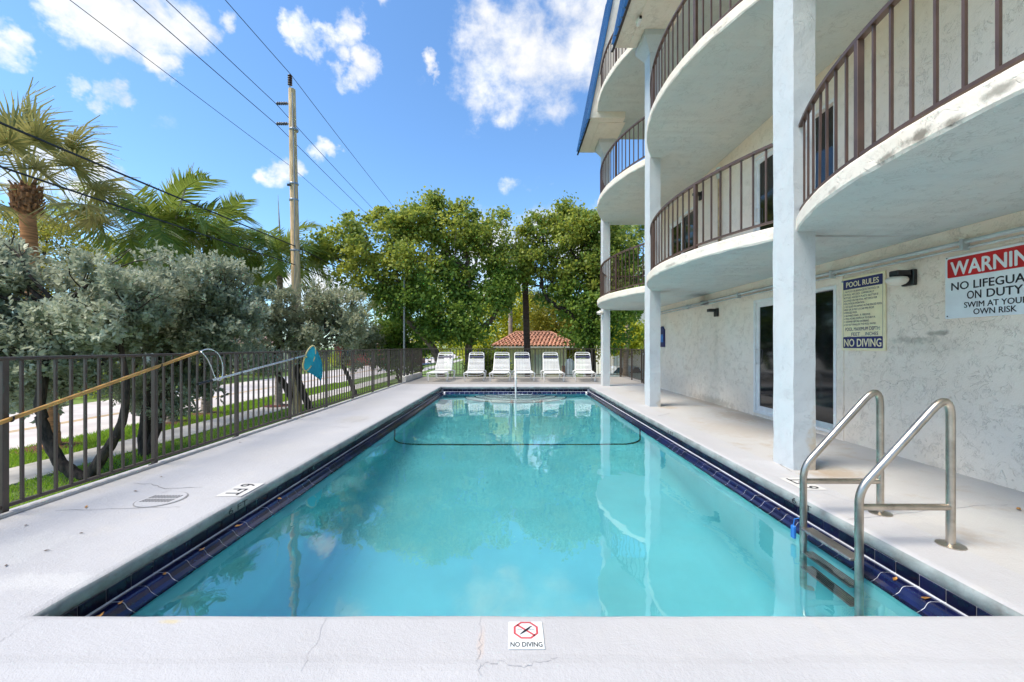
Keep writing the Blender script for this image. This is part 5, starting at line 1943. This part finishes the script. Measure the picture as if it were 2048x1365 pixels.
# --- palms
def fan_frond(seed):
    r = random.Random(seed)
    V, Q, T = [], [], []
    # petiole along +Y then fan
    Lp = 1.15
    w = 0.022
    arch = lambda t: Vector((0, t * Lp, 0.10 * math.sin(t * 2.0)))
    n = 5
    for i in range(n + 1):
        p = arch(i / n)
        V += [p + Vector((-w, 0, 0)), p + Vector((w, 0, 0))]
    for i in range(n):
        Q.append((2 * i, 2 * i + 1, 2 * i + 3, 2 * i + 2))
    c = arch(1.0)
    m = 34
    for k in range(m):
        a = R(-125 + 250 * k / (m - 1)) + r.uniform(-0.03, 0.03)
        Ls = (0.92 - 0.25 * abs(a) / 2.2) * r.uniform(0.85, 1.08)
        d = Vector((math.sin(a), math.cos(a), 0.16 * math.cos(a * 1.4)))
        s = Vector((math.cos(a), -math.sin(a), 0))
        o = len(V)
        fold = 0.012 * (1 if k % 2 else -1)
        dr = r.uniform(0.10, 0.42)
        for (t, ww, dz) in ((0.0, 0.006, 0), (0.35, 0.024, 0.0), (0.68, 0.014, -0.10 * dr), (1.0, 0.002, -0.95 * dr)):
            p = c + d * Ls * t + Vector((0, 0, dz - 0.10 * abs(math.sin(a)) * t))
            V += [p - s * ww + Vector((0, 0, fold * (t > 0))), p + s * ww]
        for j in range(3):
            Q.append((o + 2 * j, o + 2 * j + 1, o + 2 * j + 3, o + 2 * j + 2))
    return V, Q


def feather_frond(seed, L_=2.1, droop=1.0):
    r = random.Random(seed)
    V, Q = [], []
    n = 12
    rach = []
    ang = R(12)
    p = Vector((0, 0, 0))
    for i in range(n + 1):
        rach.append(p.copy())
        ang -= R(9.5) * droop * (0.5 + i / n)
        p = p + Vector((0, math.cos(ang), math.sin(ang))) * (L_ / n)
    for i in range(n + 1):
        w = 0.024 * (1 - 0.8 * i / n)
        V += [rach[i] + Vector((-w, 0, 0)), rach[i] + Vector((w, 0, 0))]
    for i in range(n):
        Q.append((2 * i, 2 * i + 1, 2 * i + 3, 2 * i + 2))
    m = 54
    for k in range(m):
        t = 0.12 + 0.87 * k / m
        j = min(n - 1, int(t * n))
        p = rach[j].lerp(rach[j + 1], t * n - j)
        tan = (rach[j + 1] - rach[j]).normalized()
        up_ = Vector((1, 0, 0)).cross(tan)
        ll = 0.62 * math.sin(math.pi * (0.12 + 0.80 * t)) ** 0.6 * r.uniform(0.85, 1.1)
        for s in (-1, 1):
            d = (Vector((s, 0, 0)) * 0.80 + tan * 0.55 + up_ * r.uniform(-0.05, 0.45)).normalized()
            wv = d.cross(up_).normalized() if k % 2 else (d.cross(up_) + up_ * 0.4).normalized()
            o = len(V)
            for (tt, ww, dz) in ((0, 0.014, 0), (0.5, 0.019, -0.03), (1.0, 0.003, -0.20 * r.uniform(0.6, 1.5))):
                q = p + d * ll * tt + Vector((0, 0, dz))
                V += [q - wv * ww, q + wv * ww]
            Q.append((o, o + 1, o + 3, o + 2))
            Q.append((o + 2, o + 3, o + 5, o + 4))
    return V, Q


def frond_mesh(VQ, mat, seed):
    me = bpy.data.meshes.new('frond')
    me.from_pydata(VQ[0], [], VQ[1])
    at = me.attributes.new('rnd', 'FLOAT', 'FACE')
    rr = np.random.default_rng(seed)
    at.data.foreach_set('value', np.clip(rr.random(len(VQ[1])) * 0.6 + 0.2, 0, 1).astype(np.float32))
    me.materials.append(M[mat])
    me.update()
    return me


FAN = [frond_mesh(fan_frond(i), 'frond_fan', i) for i in range(4)]
FEA = [frond_mesh(feather_frond(10 + i, 2.1, 0.8 + 0.35 * i), 'frond_feather', i) for i in range(4)]


def set_fronds(root, top, meshes, n, el0, el1, scale, r0=0.08, seed=0):
    rr = random.Random(seed)
    for i in range(n):
        az = i * 2.39996 + rr.uniform(-0.2, 0.2)
        t = i / max(1, n - 1)
        el = R(el0 + (el1 - el0) * t + rr.uniform(-8, 8))
        o = link('frond', meshes[i % len(meshes)], root)
        d = Vector((math.cos(az), math.sin(az), 0))
        o.location = Vector(top) + d * r0 - Vector((0, 0, 0.10 * t)) - root.location
        o.rotation_euler = (Matrix.Rotation(az - math.pi / 2, 3, 'Z') @ Matrix.Rotation(el, 3, 'X') @ Matrix.Rotation(rr.uniform(-0.5, 0.5), 3, 'Y')).to_euler()
        k = scale * rr.uniform(0.88, 1.1)
        o.scale = (k, k, k)


def ring_trunk(path, r0, r1, mat, root, n=26, bulge=None, name='trunk'):
    pp = round_poly(path, 1.0, 8)
    L_ = [0]
    for a, c in zip(pp[:-1], pp[1:]):
        L_.append(L_[-1] + (c - a).length)
    pts, rs = [], []
    for i in range(n + 1):
        s = L_[-1] * i / n
        j = max(k for k in range(len(pp)) if L_[k] <= s + 1e-9)
        j = min(j, len(pp) - 2)
        t = (s - L_[j]) / max(1e-6, L_[j + 1] - L_[j])
        p = pp[j].lerp(pp[j + 1], t)
        r = r0 + (r1 - r0) * (i / n)
        if i == 0:
            r *= 1.35
        pts += [p, p + (pp[j + 1] - pp[j]).normalized() * 0.03]
        rs += [r, r * 0.94]
    MB().tube(pts, rs, 12).build(name, M[mat], root, smooth=True)


def boots(c, r, h, root, n=70):
    b = MB()
    b.lathe(c, [(r * 0.6, -0.1), (r * 0.9, 0.05), (r, h * 0.4), (r * 0.95, h * 0.75), (r * 0.6, h)], 14)
    rr = random.Random(3)
    for i in range(n):
        a = i * 2.4
        z = h * (i + 0.5) / n
        k = r * (0.85 + 0.25 * math.sin(math.pi * (0.15 + 0.7 * z / h)))
        d = Vector((math.cos(a), math.sin(a), 0))
        s = Vector((-math.sin(a), math.cos(a), 0))
        p = Vector(c) + d * (k - 0.02) + Vector((0, 0, z - 0.06))
        w = 0.055 * rr.uniform(0.7, 1.3)
        tip = p + d * rr.uniform(0.04, 0.12) + Vector((0, 0, rr.uniform(0.10, 0.2)))
        b.add([p - s * w, p + s * w, tip + s * w * 0.5 + d * -0.03, tip - s * w * 0.5 + d * -0.03, p + d * 0.05 + Vector((0, 0, 0.02)), tip + d * 0.01],
              [(0, 1, 4), (1, 2, 5, 4), (0, 4, 5, 3), (2, 3, 5), (0, 3, 2, 1)])
    b.build('boots', M['boot'], root)


def fan_palm(path, r0, r1, label, mat, n=24, scale=1.3, boot=True, seed=0, name='fan_palm'):
    base = Vector(path[0])
    t = thing(name, base, label, 'palm')
    ring_trunk(path, r0, r1, mat, t)
    top = Vector(path[-1])
    if boot:
        boots(top - Vector((0, 0, 0.15)), r1 * 1.5, 0.75, t)
        top = top + Vector((0, 0, 0.55))
    set_fronds(t, top, FAN, n, 78, -35, scale, seed=seed)
    return t


YP = 11.0
fan_palm([P(104, 905, YP), P(95, 760, YP), P(64, 560, YP), P(54, 415, YP)], 0.19, 0.16, 'tall fan palm with orange trunk and shaggy boots at upper left', 'palm_trunk', 26, 1.22, True, 5)


def feather_palm(base, top, label, scale=1.1, n=13, spear=None, seed=1, r0=0.17):
    base, top = Vector(base), Vector(top)
    t = thing('feather_palm', base, label, 'palm')
    mid = base.lerp(top, 0.5)
    ring_trunk([base, mid, top - Vector((0, 0, 0.6))], r0, r0 * 0.75, 'palm_grey', t)
    MB().tube([top - Vector((0, 0, 0.65)), top - Vector((0, 0, 0.3)), top + Vector((0, 0, 0.1))], [r0 * 0.75, r0 * 0.8, r0 * 0.4], 10).build('crownshaft', M['frond_feather'], t, smooth=True)
    set_fronds(t, top, FEA, n, 66, -8, scale, 0.06, seed)
    if spear:
        s0, s1 = Vector(spear[0]), Vector(spear[1])
        MB().tube([s0, s0.lerp(s1, 0.5), s1], [0.045, 0.03, 0.006], 7).build('spear_leaf', M['spear'], t, smooth=True)
    return t


feather_palm(P(343, 848, 14.5), P(322, 462, 14.5), 'feather palm with a tall dry spear leaf behind the buttonwoods', 1.35, 20, (P(338, 480, 14.4), P(388, 325, 14.4)), 3)
feather_palm(P(410, 834, 16.4), P(436, 488, 16.4), 'feather palm between the spear palm and the utility pole', 1.1, 15, None, 8)
feather_palm(P(557, 815, 18.6), P(560, 512, 18.6), 'feather palm whose crown shows left of the utility pole', 1.2, 18, (P(561, 500, 18.6), P(556, 390, 18.6)), 12)
# mulch beds round the palm feet
for (px, py, Y) in ((104, 905, 11.0), (343, 848, 14.5), (410, 834, 16.4), (557, 815, 18.6)):
    c = P(px, py, Y)
    b = MB()
    b.lathe((c.x, c.y, GZ), [(0.75, 0.0), (0.62, 0.04), (0.35, 0.08), (0.05, 0.09)], 14)
    b.build('mulch_bed', M['mulch'], None, at=None)['kind'] = 'structure'

# palms behind the rear fence
c = P(1056, 700, 21.9)
bp = fan_palm([Vector((c.x + 0.05, 21.9, GZ)), P(1054, 690, 21.9), P(1050, 560, 21.9), P(1046, 500, 22.0)], 0.20, 0.16, 'palm with dark brown trunk standing before the tiled shed', 'palm_brown', 12, 0.75, False, 9)
c = P(1021, 680, 29)
fan_palm([Vector((c.x, 29, GZ)), P(1021, 640, 29), P(1019, 545, 29)], 0.16, 0.15, 'slim pale trunked palm behind the shed roof', 'palm_grey', 12, 1.0, False, 10)
c = P(1083, 680, 34)
fan_palm([Vector((c.x, 34, GZ)), P(1083, 680, 34), P(1082, 640, 34)], 0.30, 0.27, 'small fan palm with orange trunk right of the shed ridge', 'palm_trunk', 20, 1.5, False, 11)
c = P(745, 700, 48)
fan_palm([Vector((c.x, 48, GZ)), P(751, 690, 48), P(751, 650, 48)], 0.20, 0.16, 'distant golden palm far down the street', 'palm_grey', 16, 1.8, False, 14)
feather_palm(Vector((7.0, 26, GZ)), P(1262, 470, 26), 'dark palm crown showing through the balcony railing', 1.3, 14, None, 21)

# olive background trees beyond the road at left
for i, (L, Y, lb) in enumerate((
        ([(20, 470, 60), (90, 450, 55), (150, 470, 60), (60, 520, 65), (150, 540, 65), (220, 520, 50), (20, 570, 60), (110, 600, 60), (230, 600, 50), (-40, 500, 70)], 24, 'olive green tree behind the tall fan palm across the road'),
        ([(300, 560, 45), (360, 600, 50), (420, 590, 45), (380, 650, 45), (460, 640, 40), (320, 640, 45)], 33, 'olive green tree across the road behind the feather palms'))):
    lo = lobes_px(L, Y)
    cx = sum(q[0] for q in lo) / len(lo)
    t = thing('background_tree', (cx, Y, GZ), lb, 'tree')
    b = MB()
    b.tube([(cx, Y, GZ), (cx, Y, 2.2)], [0.3, 0.2], 8)
    limbs_to(b, (cx, Y, 2.2), 0.10, lo)
    b.build('trunk', M['bark_dark'], t)
    broad_crown('crown', lo, 30 * len(lo), 60, 0.36, 0.16, 0.10, M['olive'], t)
# shrubs on the far side of the road
for i in range(9):
    y = 16 + i * 7.5
    x = -22.2 - random.uniform(0, 1.5)
    lo = [(x + random.uniform(-1, 1), y + random.uniform(-2.2, 2.2), GZ + random.uniform(0.5, 1.4), random.uniform(0.7, 1.2), random.uniform(0.9, 1.6), random.uniform(0.5, 0.9)) for _ in range(5)]
    t = thing('roadside_shrub', (x, y, GZ), ('dark green' if i % 2 else 'yellow green') + ' shrub across the road, ' + ('nearest', 'second nearest', 'third', 'fourth', 'fifth', 'sixth', 'seventh', 'second farthest', 'farthest')[i] + ' of the row', 'shrub', 'shrubs along the far side of the road')
    b = MB()
    limbs_to(b, (x, y, GZ), 0.04, lo[:3])
    b.build('stem', M['bark_dark'], t)
    broad_crown('foliage', lo, 60, 40, 0.28, 0.15, 0.09, M['hedge' if i % 2 else 'lime'], t)


# ================================================================== far buildings
def hip_house(loc, w, d, h, rh, label, wallm, roofm, over=0.35, wins=True, name='house'):
    x, y, z = loc
    t = thing(name, loc, label, 'house')
    MB().box(x - w / 2, x + w / 2, y - d / 2, y + d / 2, z, z + h).build('wall', wallm, t)
    b = MB()
    x0, x1, y0, y1 = x - w / 2 - over, x + w / 2 + over, y - d / 2 - over, y + d / 2 + over
    k = (d / 2 + over) * 0.9
    b.add([(x0, y0, z + h), (x1, y0, z + h), (x1, y1, z + h), (x0, y1, z + h), (x0 + k, y, z + h + rh), (x1 - k, y, z + h + rh)],
          [(0, 1, 5, 4), (1, 2, 5), (2, 3, 4, 5), (3, 0, 4), (3, 2, 1, 0)])
    b.build('roof', roofm, t)
    if wins:
        n = max(2, int(w / 3))
        for i in range(n):
            xx = x - w / 2 + w * (i + 0.5) / n
            f = MB().box(xx - 0.6, xx + 0.6, y - d / 2 - 0.05, y - d / 2 + 0.02, z + 0.9, z + 2.1).build('window', M['white_metal'], t)
            MB().box(xx - 0.52, xx + 0.52, y - d / 2 - 0.06, y - d / 2 - 0.051, z + 0.98, z + 2.02).build('pane', M['window_dark'], f)
        m = max(2, int(d / 3))
        for i in range(m):
            yy = y - d / 2 + d * (i + 0.5) / m
            f = MB().box(x + w / 2 - 0.02, x + w / 2 + 0.05, yy - 0.6, yy + 0.6, z + 0.9, z + 2.1).build('window', M['white_metal'], t)
            MB().box(x + w / 2 + 0.051, x + w / 2 + 0.06, yy - 0.52, yy + 0.52, z + 0.98, z + 2.02).build('pane', M['window_dark'], f)
    return t


hip_house((-19.5, 62, GZ), 11, 8, 2.9, 1.5, 'low red house with faded pink roof far down the street', M['red_wall'], M['pink_roof'])
hip_house((-31, 24, GZ), 9, 13, 3.0, 1.7, 'white house across the road behind the nearest buttonwood', M['white_wall'], M['pink_roof'])
hip_house((-30, 44, GZ), 9, 12, 3.0, 1.7, 'cream house across the road behind the utility pole', M['cream_wall'], M['pink_roof'])
wb = thing('white_block', (-24, 90, GZ), 'distant white apartment block beyond the pink roofed house', 'building')
MB().box(-32, -21, 85, 95, GZ, 5.2).build('wall', M['white_wall'], wb)
for j in range(2):
    for i in range(4):
        f = MB().box(-31.3 + i * 2.6, -29.9 + i * 2.6, 84.95, 85.02, 0.6 + j * 2.3, 1.9 + j * 2.3).build('window', M['white_metal'], wb)
        MB().box(-31.2 + i * 2.6, -30.0 + i * 2.6, 84.93, 84.949, 0.7 + j * 2.3, 1.8 + j * 2.3).build('pane', M['window_dark'], f)
wr = thing('neighbour_building', (14, 36, GZ), 'white neighbouring building with dark window glimpsed past the farthest column', 'building')
MB().box(8.0, 24, 33, 45, GZ, 8.0).build('wall', M['white_wall'], wr)
for j in range(2):
    for i in range(4):
        f = MB().box(9.2 + i * 3.4, 10.9 + i * 3.4, 32.94, 33.02, 1.6 + j * 3.0, 3.0 + j * 3.0).build('window', M['white_metal'], wr)
        MB().box(9.3 + i * 3.4, 10.8 + i * 3.4, 32.92, 32.939, 1.7 + j * 3.0, 2.9 + j * 3.0).build('pane', M['window_dark'], f)

# tiled shed behind the chaises
SX, SY = 1.21, 28.5
sh = thing('tiled_shed', (SX, SY, GZ), 'small cream shed with terracotta barrel tile hip roof behind the fence', 'shed')
b = MB()
b.box(SX - 1.48, SX + 2.32, SY - 1.0, SY + 1.6, GZ, 1.27)
b.build('wall', M['cream_wall'], sh)
for dx in (-0.45, 0.55):
    d_ = MB().box(SX + dx - 0.40, SX + dx + 0.40, SY - 1.05, SY - 1.002, GZ, 0.75).build('door', M['white_wall'], sh)
    MB().lathe((SX + dx + 0.3, SY - 1.05, -0.35), [(0.03, 0), (0.035, 0.03), (0.02, 0.06)], 8, (0, -1, 0)).build('knob', M['galv'], d_)
MB().box(SX - 2.52, SX + 2.97, SY - 1.6, SY - 1.56, 1.20, 1.29).build('eave_board', M['white_wall'], sh)
x0, x1, y0, y1, ze, zr = SX - 2.55, SX + 3.03, SY - 1.6, SY + 2.2, 1.285, 2.22
yc = (y0 + y1) / 2
xr0, xr1 = SX - 1.0, SX + 1.42
b = MB()
b.add([(x0, y0, ze), (x1, y0, ze), (x1, y1, ze), (x0, y1, ze), (xr0, yc, zr), (xr1, yc, zr)], [(0, 1, 5, 4), (1, 2, 5), (2, 3, 4, 5), (3, 0, 4), (3, 2, 1, 0)])
roof = b.build('roof', M['roof_tile'], sh)
tb = MB()


def half_barrel(b, p, q, r, up_=Vector((0, 0, 1))):
    d = (q - p).normalized()
    s = d.cross(up_).normalized()
    u = s.cross(d)
    vs = []
    for pt, rr in ((p, r * 1.12), (q, r)):
        for a in (0, 45, 90, 135, 180):
            vs.append(pt + s * rr * math.cos(R(a)) + u * rr * math.sin(R(a)))
    b.add(vs, [(i, i + 1, i + 6, i + 5) for i in range(4)] + [(4, 3, 2, 1, 0)])


rows = 9
for side in range(4):
    cor = [((x0, y0), (x1, y0), (xr0, yc), (xr1, yc)), ((x1, y0), (x1, y1), (xr1, yc), (xr1, yc)), ((x1, y1), (x0, y1), (xr1, yc), (xr0, yc)), ((x0, y1), (x0, y0), (xr0, yc), (xr0, yc))][side]
    for r in range(rows):
        t0, t1 = r / rows, (r + 1.25) / rows
        a0 = Vector((*cor[0], ze)).lerp(Vector((*cor[2], zr)), t0)
        b0 = Vector((*cor[1], ze)).lerp(Vector((*cor[3], zr)), t0)
        L_ = (b0 - a0).length
        n = max(1, int(L_ / 0.24))
        dirn = (b0 - a0).normalized()
        inw = Vector((-dirn.y, dirn.x, 0))
        run = (yc - y0) if side in (0, 2) else (xr0 - x0 if side == 3 else x1 - xr1)
        slope = inw * run + Vector((0, 0, zr - ze))
        for k in range(n):
            p = a0 + dirn * (L_ * (k + 0.5) / n) + Vector((0, 0, 0.012 + random.uniform(0, 0.012)))
            q = p + slope * min(t1 - t0, 1.0 - t0)
            half_barrel(tb, p + Vector((0, 0, 0.02)), q, 0.09)
for (pa, pb) in (((x0, y0, ze), (xr0, yc, zr)), ((x1, y0, ze), (xr1, yc, zr)), ((xr0, yc, zr), (xr1, yc, zr))):
    pa, pb = Vector(pa), Vector(pb)
    n = int((pb - pa).length / 0.3)
    for k in range(n):
        half_barrel(tb, pa.lerp(pb, k / n) + Vector((0, 0, 0.05)), pa.lerp(pb, (k + 1.15) / n) + Vector((0, 0, 0.03)), 0.095)
tt = tb.build('barrel_tile', M['roof_tile'], roof)
tt['kind'] = 'stuff'
ft_ = thing('filter_tank', (2.95, 21.5, GZ), 'white round topped tank beside a terracotta post behind the fence', 'tank')
MB().lathe((2.95, 21.5, GZ), [(0.24, 0), (0.25, 0.05), (0.25, 1.75), (0.22, 1.92), (0.14, 2.02), (0.03, 2.06)], 18).build('body', M['white_metal'], ft_, smooth=True)
MB().tube([(2.60, 21.4, GZ), (2.60, 21.4, 0.3)], 0.09, 8).build('standpipe', M['roof_tile'], ft_, smooth=True)
cw = thing('garden_wall', (0, 23, GZ), 'low cream garden wall behind the hedge', 'wall')
MB().bbox(-2.6, -0.3, 22.4, 22.55, GZ, -0.05, 0.02).build('wall_body', M['cream_wall'], cw)


# parked car glimpsed through the rear fence
def car(x, y, label):
    t = thing('parked_car', (x, y, GZ), label, 'car')
    g = GZ
    prof = [(-2.15, 0.45), (-2.2, 0.75), (-2.0, 0.92), (-1.1, 1.0), (-0.45, 1.42), (0.9, 1.45), (1.7, 1.05), (2.15, 0.98), (2.2, 0.6), (2.1, 0.4)]
    b = MB()
    n = len(prof)
    for s in (-0.85, 0.85):
        for (a, h) in prof:
            k = 0.82 if h > 1.1 else 1.0
            b.v.append((x + a, y + s * k, g + h))
    b.f = [tuple(range(n)), tuple(range(2 * n - 1, n - 1, -1))] + [(i, n + i, n + (i + 1) % n, (i + 1) % n) for i in range(n)]
    b.m = [0] * len(b.f)
    body = b.build('body', M['car_white'], t)
    for (a, c) in ((-0.85, 0.15), (0.2, 1.2)):
        MB().add([(x + a + 0.25, y - 0.872, g + 1.02), (x + c, y - 0.872, g + 1.02), (x + c - 0.15, y - 0.735, g + 1.36), (x + a + 0.6, y - 0.735, g + 1.36)], [(0, 1, 2, 3)]).build('window', M['window_dark'], t)
    for a in (-1.35, 1.35):
        for s in (-1, 1):
            w = MB().lathe((x + a, y + s * 0.72, g + 0.32), [(0.2, 0), (0.32, 0.01), (0.32, 0.17), (0.2, 0.18)], 18, (0, s, 0)).build('wheel', M['tyre'], t)
            MB().lathe((x + a, y + s * 0.895, g + 0.32), [(0.19, 0), (0.17, 0.01), (0.04, 0.015)], 14, (0, s, 0)).build('rim', M['galv'], w)
    for s in (-0.6, 0.6):
        MB().bbox(x - 2.21, x - 2.12, y + s - 0.15, y + s + 0.15, g + 0.62, g + 0.76, 0.02).build('headlight', M['globe'], t)


car(6.9, 27.0, 'white car parked behind the rear fence right of the farthest column')

# ================================================================== fallen leaves
leaf_m = []
for s in range(3):
    b = MB()
    b.add([(-0.03, 0, 0.004), (-0.008, 0.013, 0.010), (0.018, 0.010, 0.004), (0.034, 0, 0.010), (0.016, -0.012, 0.006), (-0.01, -0.012, 0.003), (0.0, 0, 0.001)],
          [(0, 6, 1), (1, 6, 2), (2, 6, 3), (3, 6, 4), (4, 6, 5), (5, 6, 0)])
    leaf_m.append((b.mesh('fallen_leaf', M['leaf_dry']), b.mesh('fallen_leaf', M['leaf_brown'])))
LF = [(2.41, 2.42, LEDGE, 0, 'dry orange leaf on the right edge tiles nearest the near coping'), (2.41, 2.62, LEDGE, 0, 'dry orange leaf on the right edge tiles beside the ladder'),
      (2.40, 3.42, LEDGE, 0, 'dry orange leaf on the right edge tiles just past the ladder'), (2.40, 3.75, LEDGE, 0, 'dry orange leaf on the right edge tiles, farthest past the ladder'),
      (-2.25, 2.25, LEDGE, 0, 'dry orange leaf in the near left corner of the edge tiles'), (-2.25, 2.38, LEDGE, 0, 'dry orange leaf on the left edge tiles, second from the near corner'),
      (-2.25, 2.68, LEDGE, 0, 'dry orange leaf on the left edge tiles, third from the near corner'), (-2.25, 3.0, LEDGE, 0, 'dry orange leaf on the left edge tiles, fourth from the near corner'),
      (-2.25, 3.4, LEDGE, 0, 'dry orange leaf on the left edge tiles beside the 6 FT mark'), (-2.25, 4.0, LEDGE, 0, 'dry orange leaf on the left edge tiles past the 6 FT mark')]
for (px, py, k, lb) in ((12, 1133, 1, 'brown leaf on the left deck at the picture edge'), (163, 1068, 1, 'brown leaf on the left deck in the open middle'),
                        (52, 1052, 1, 'small dark leaf on the left deck near the first fence post'), (271, 984, 1, 'brown leaf on the left deck beside the skimmer lid'),
                        (172, 1016, 0, 'orange leaf on the left deck beside the long crack'), (323, 955, 1, 'brown leaf on the left deck beyond the skimmer lid'),
                        (2037, 1020, 0, 'yellow leaf on the right deck at the picture edge'), (94, 1103, 1, 'dark crumb of leaf on the left deck near the brown leaf'),
                        (480, 886, 1, 'dark leaf on the left deck beside the fence kerb')):
    x, y = G(px, py)
    LF.append((x, y, 0.001, k, lb))
for i, (x, y, z, k, lb) in enumerate(LF):
    o = link('fallen_leaf', leaf_m[i % 3][k], None, (x, y, z + 0.003))
    o.rotation_euler = (random.uniform(-0.1, 0.1), random.uniform(-0.1, 0.1), random.uniform(0, 6.28))
    s = random.uniform(0.7, 1.25) * (0.6 if k else 1.0)
    o.scale = (s, s * 0.8, s)
    tag(o, lb, 'leaf', 'fallen leaves')
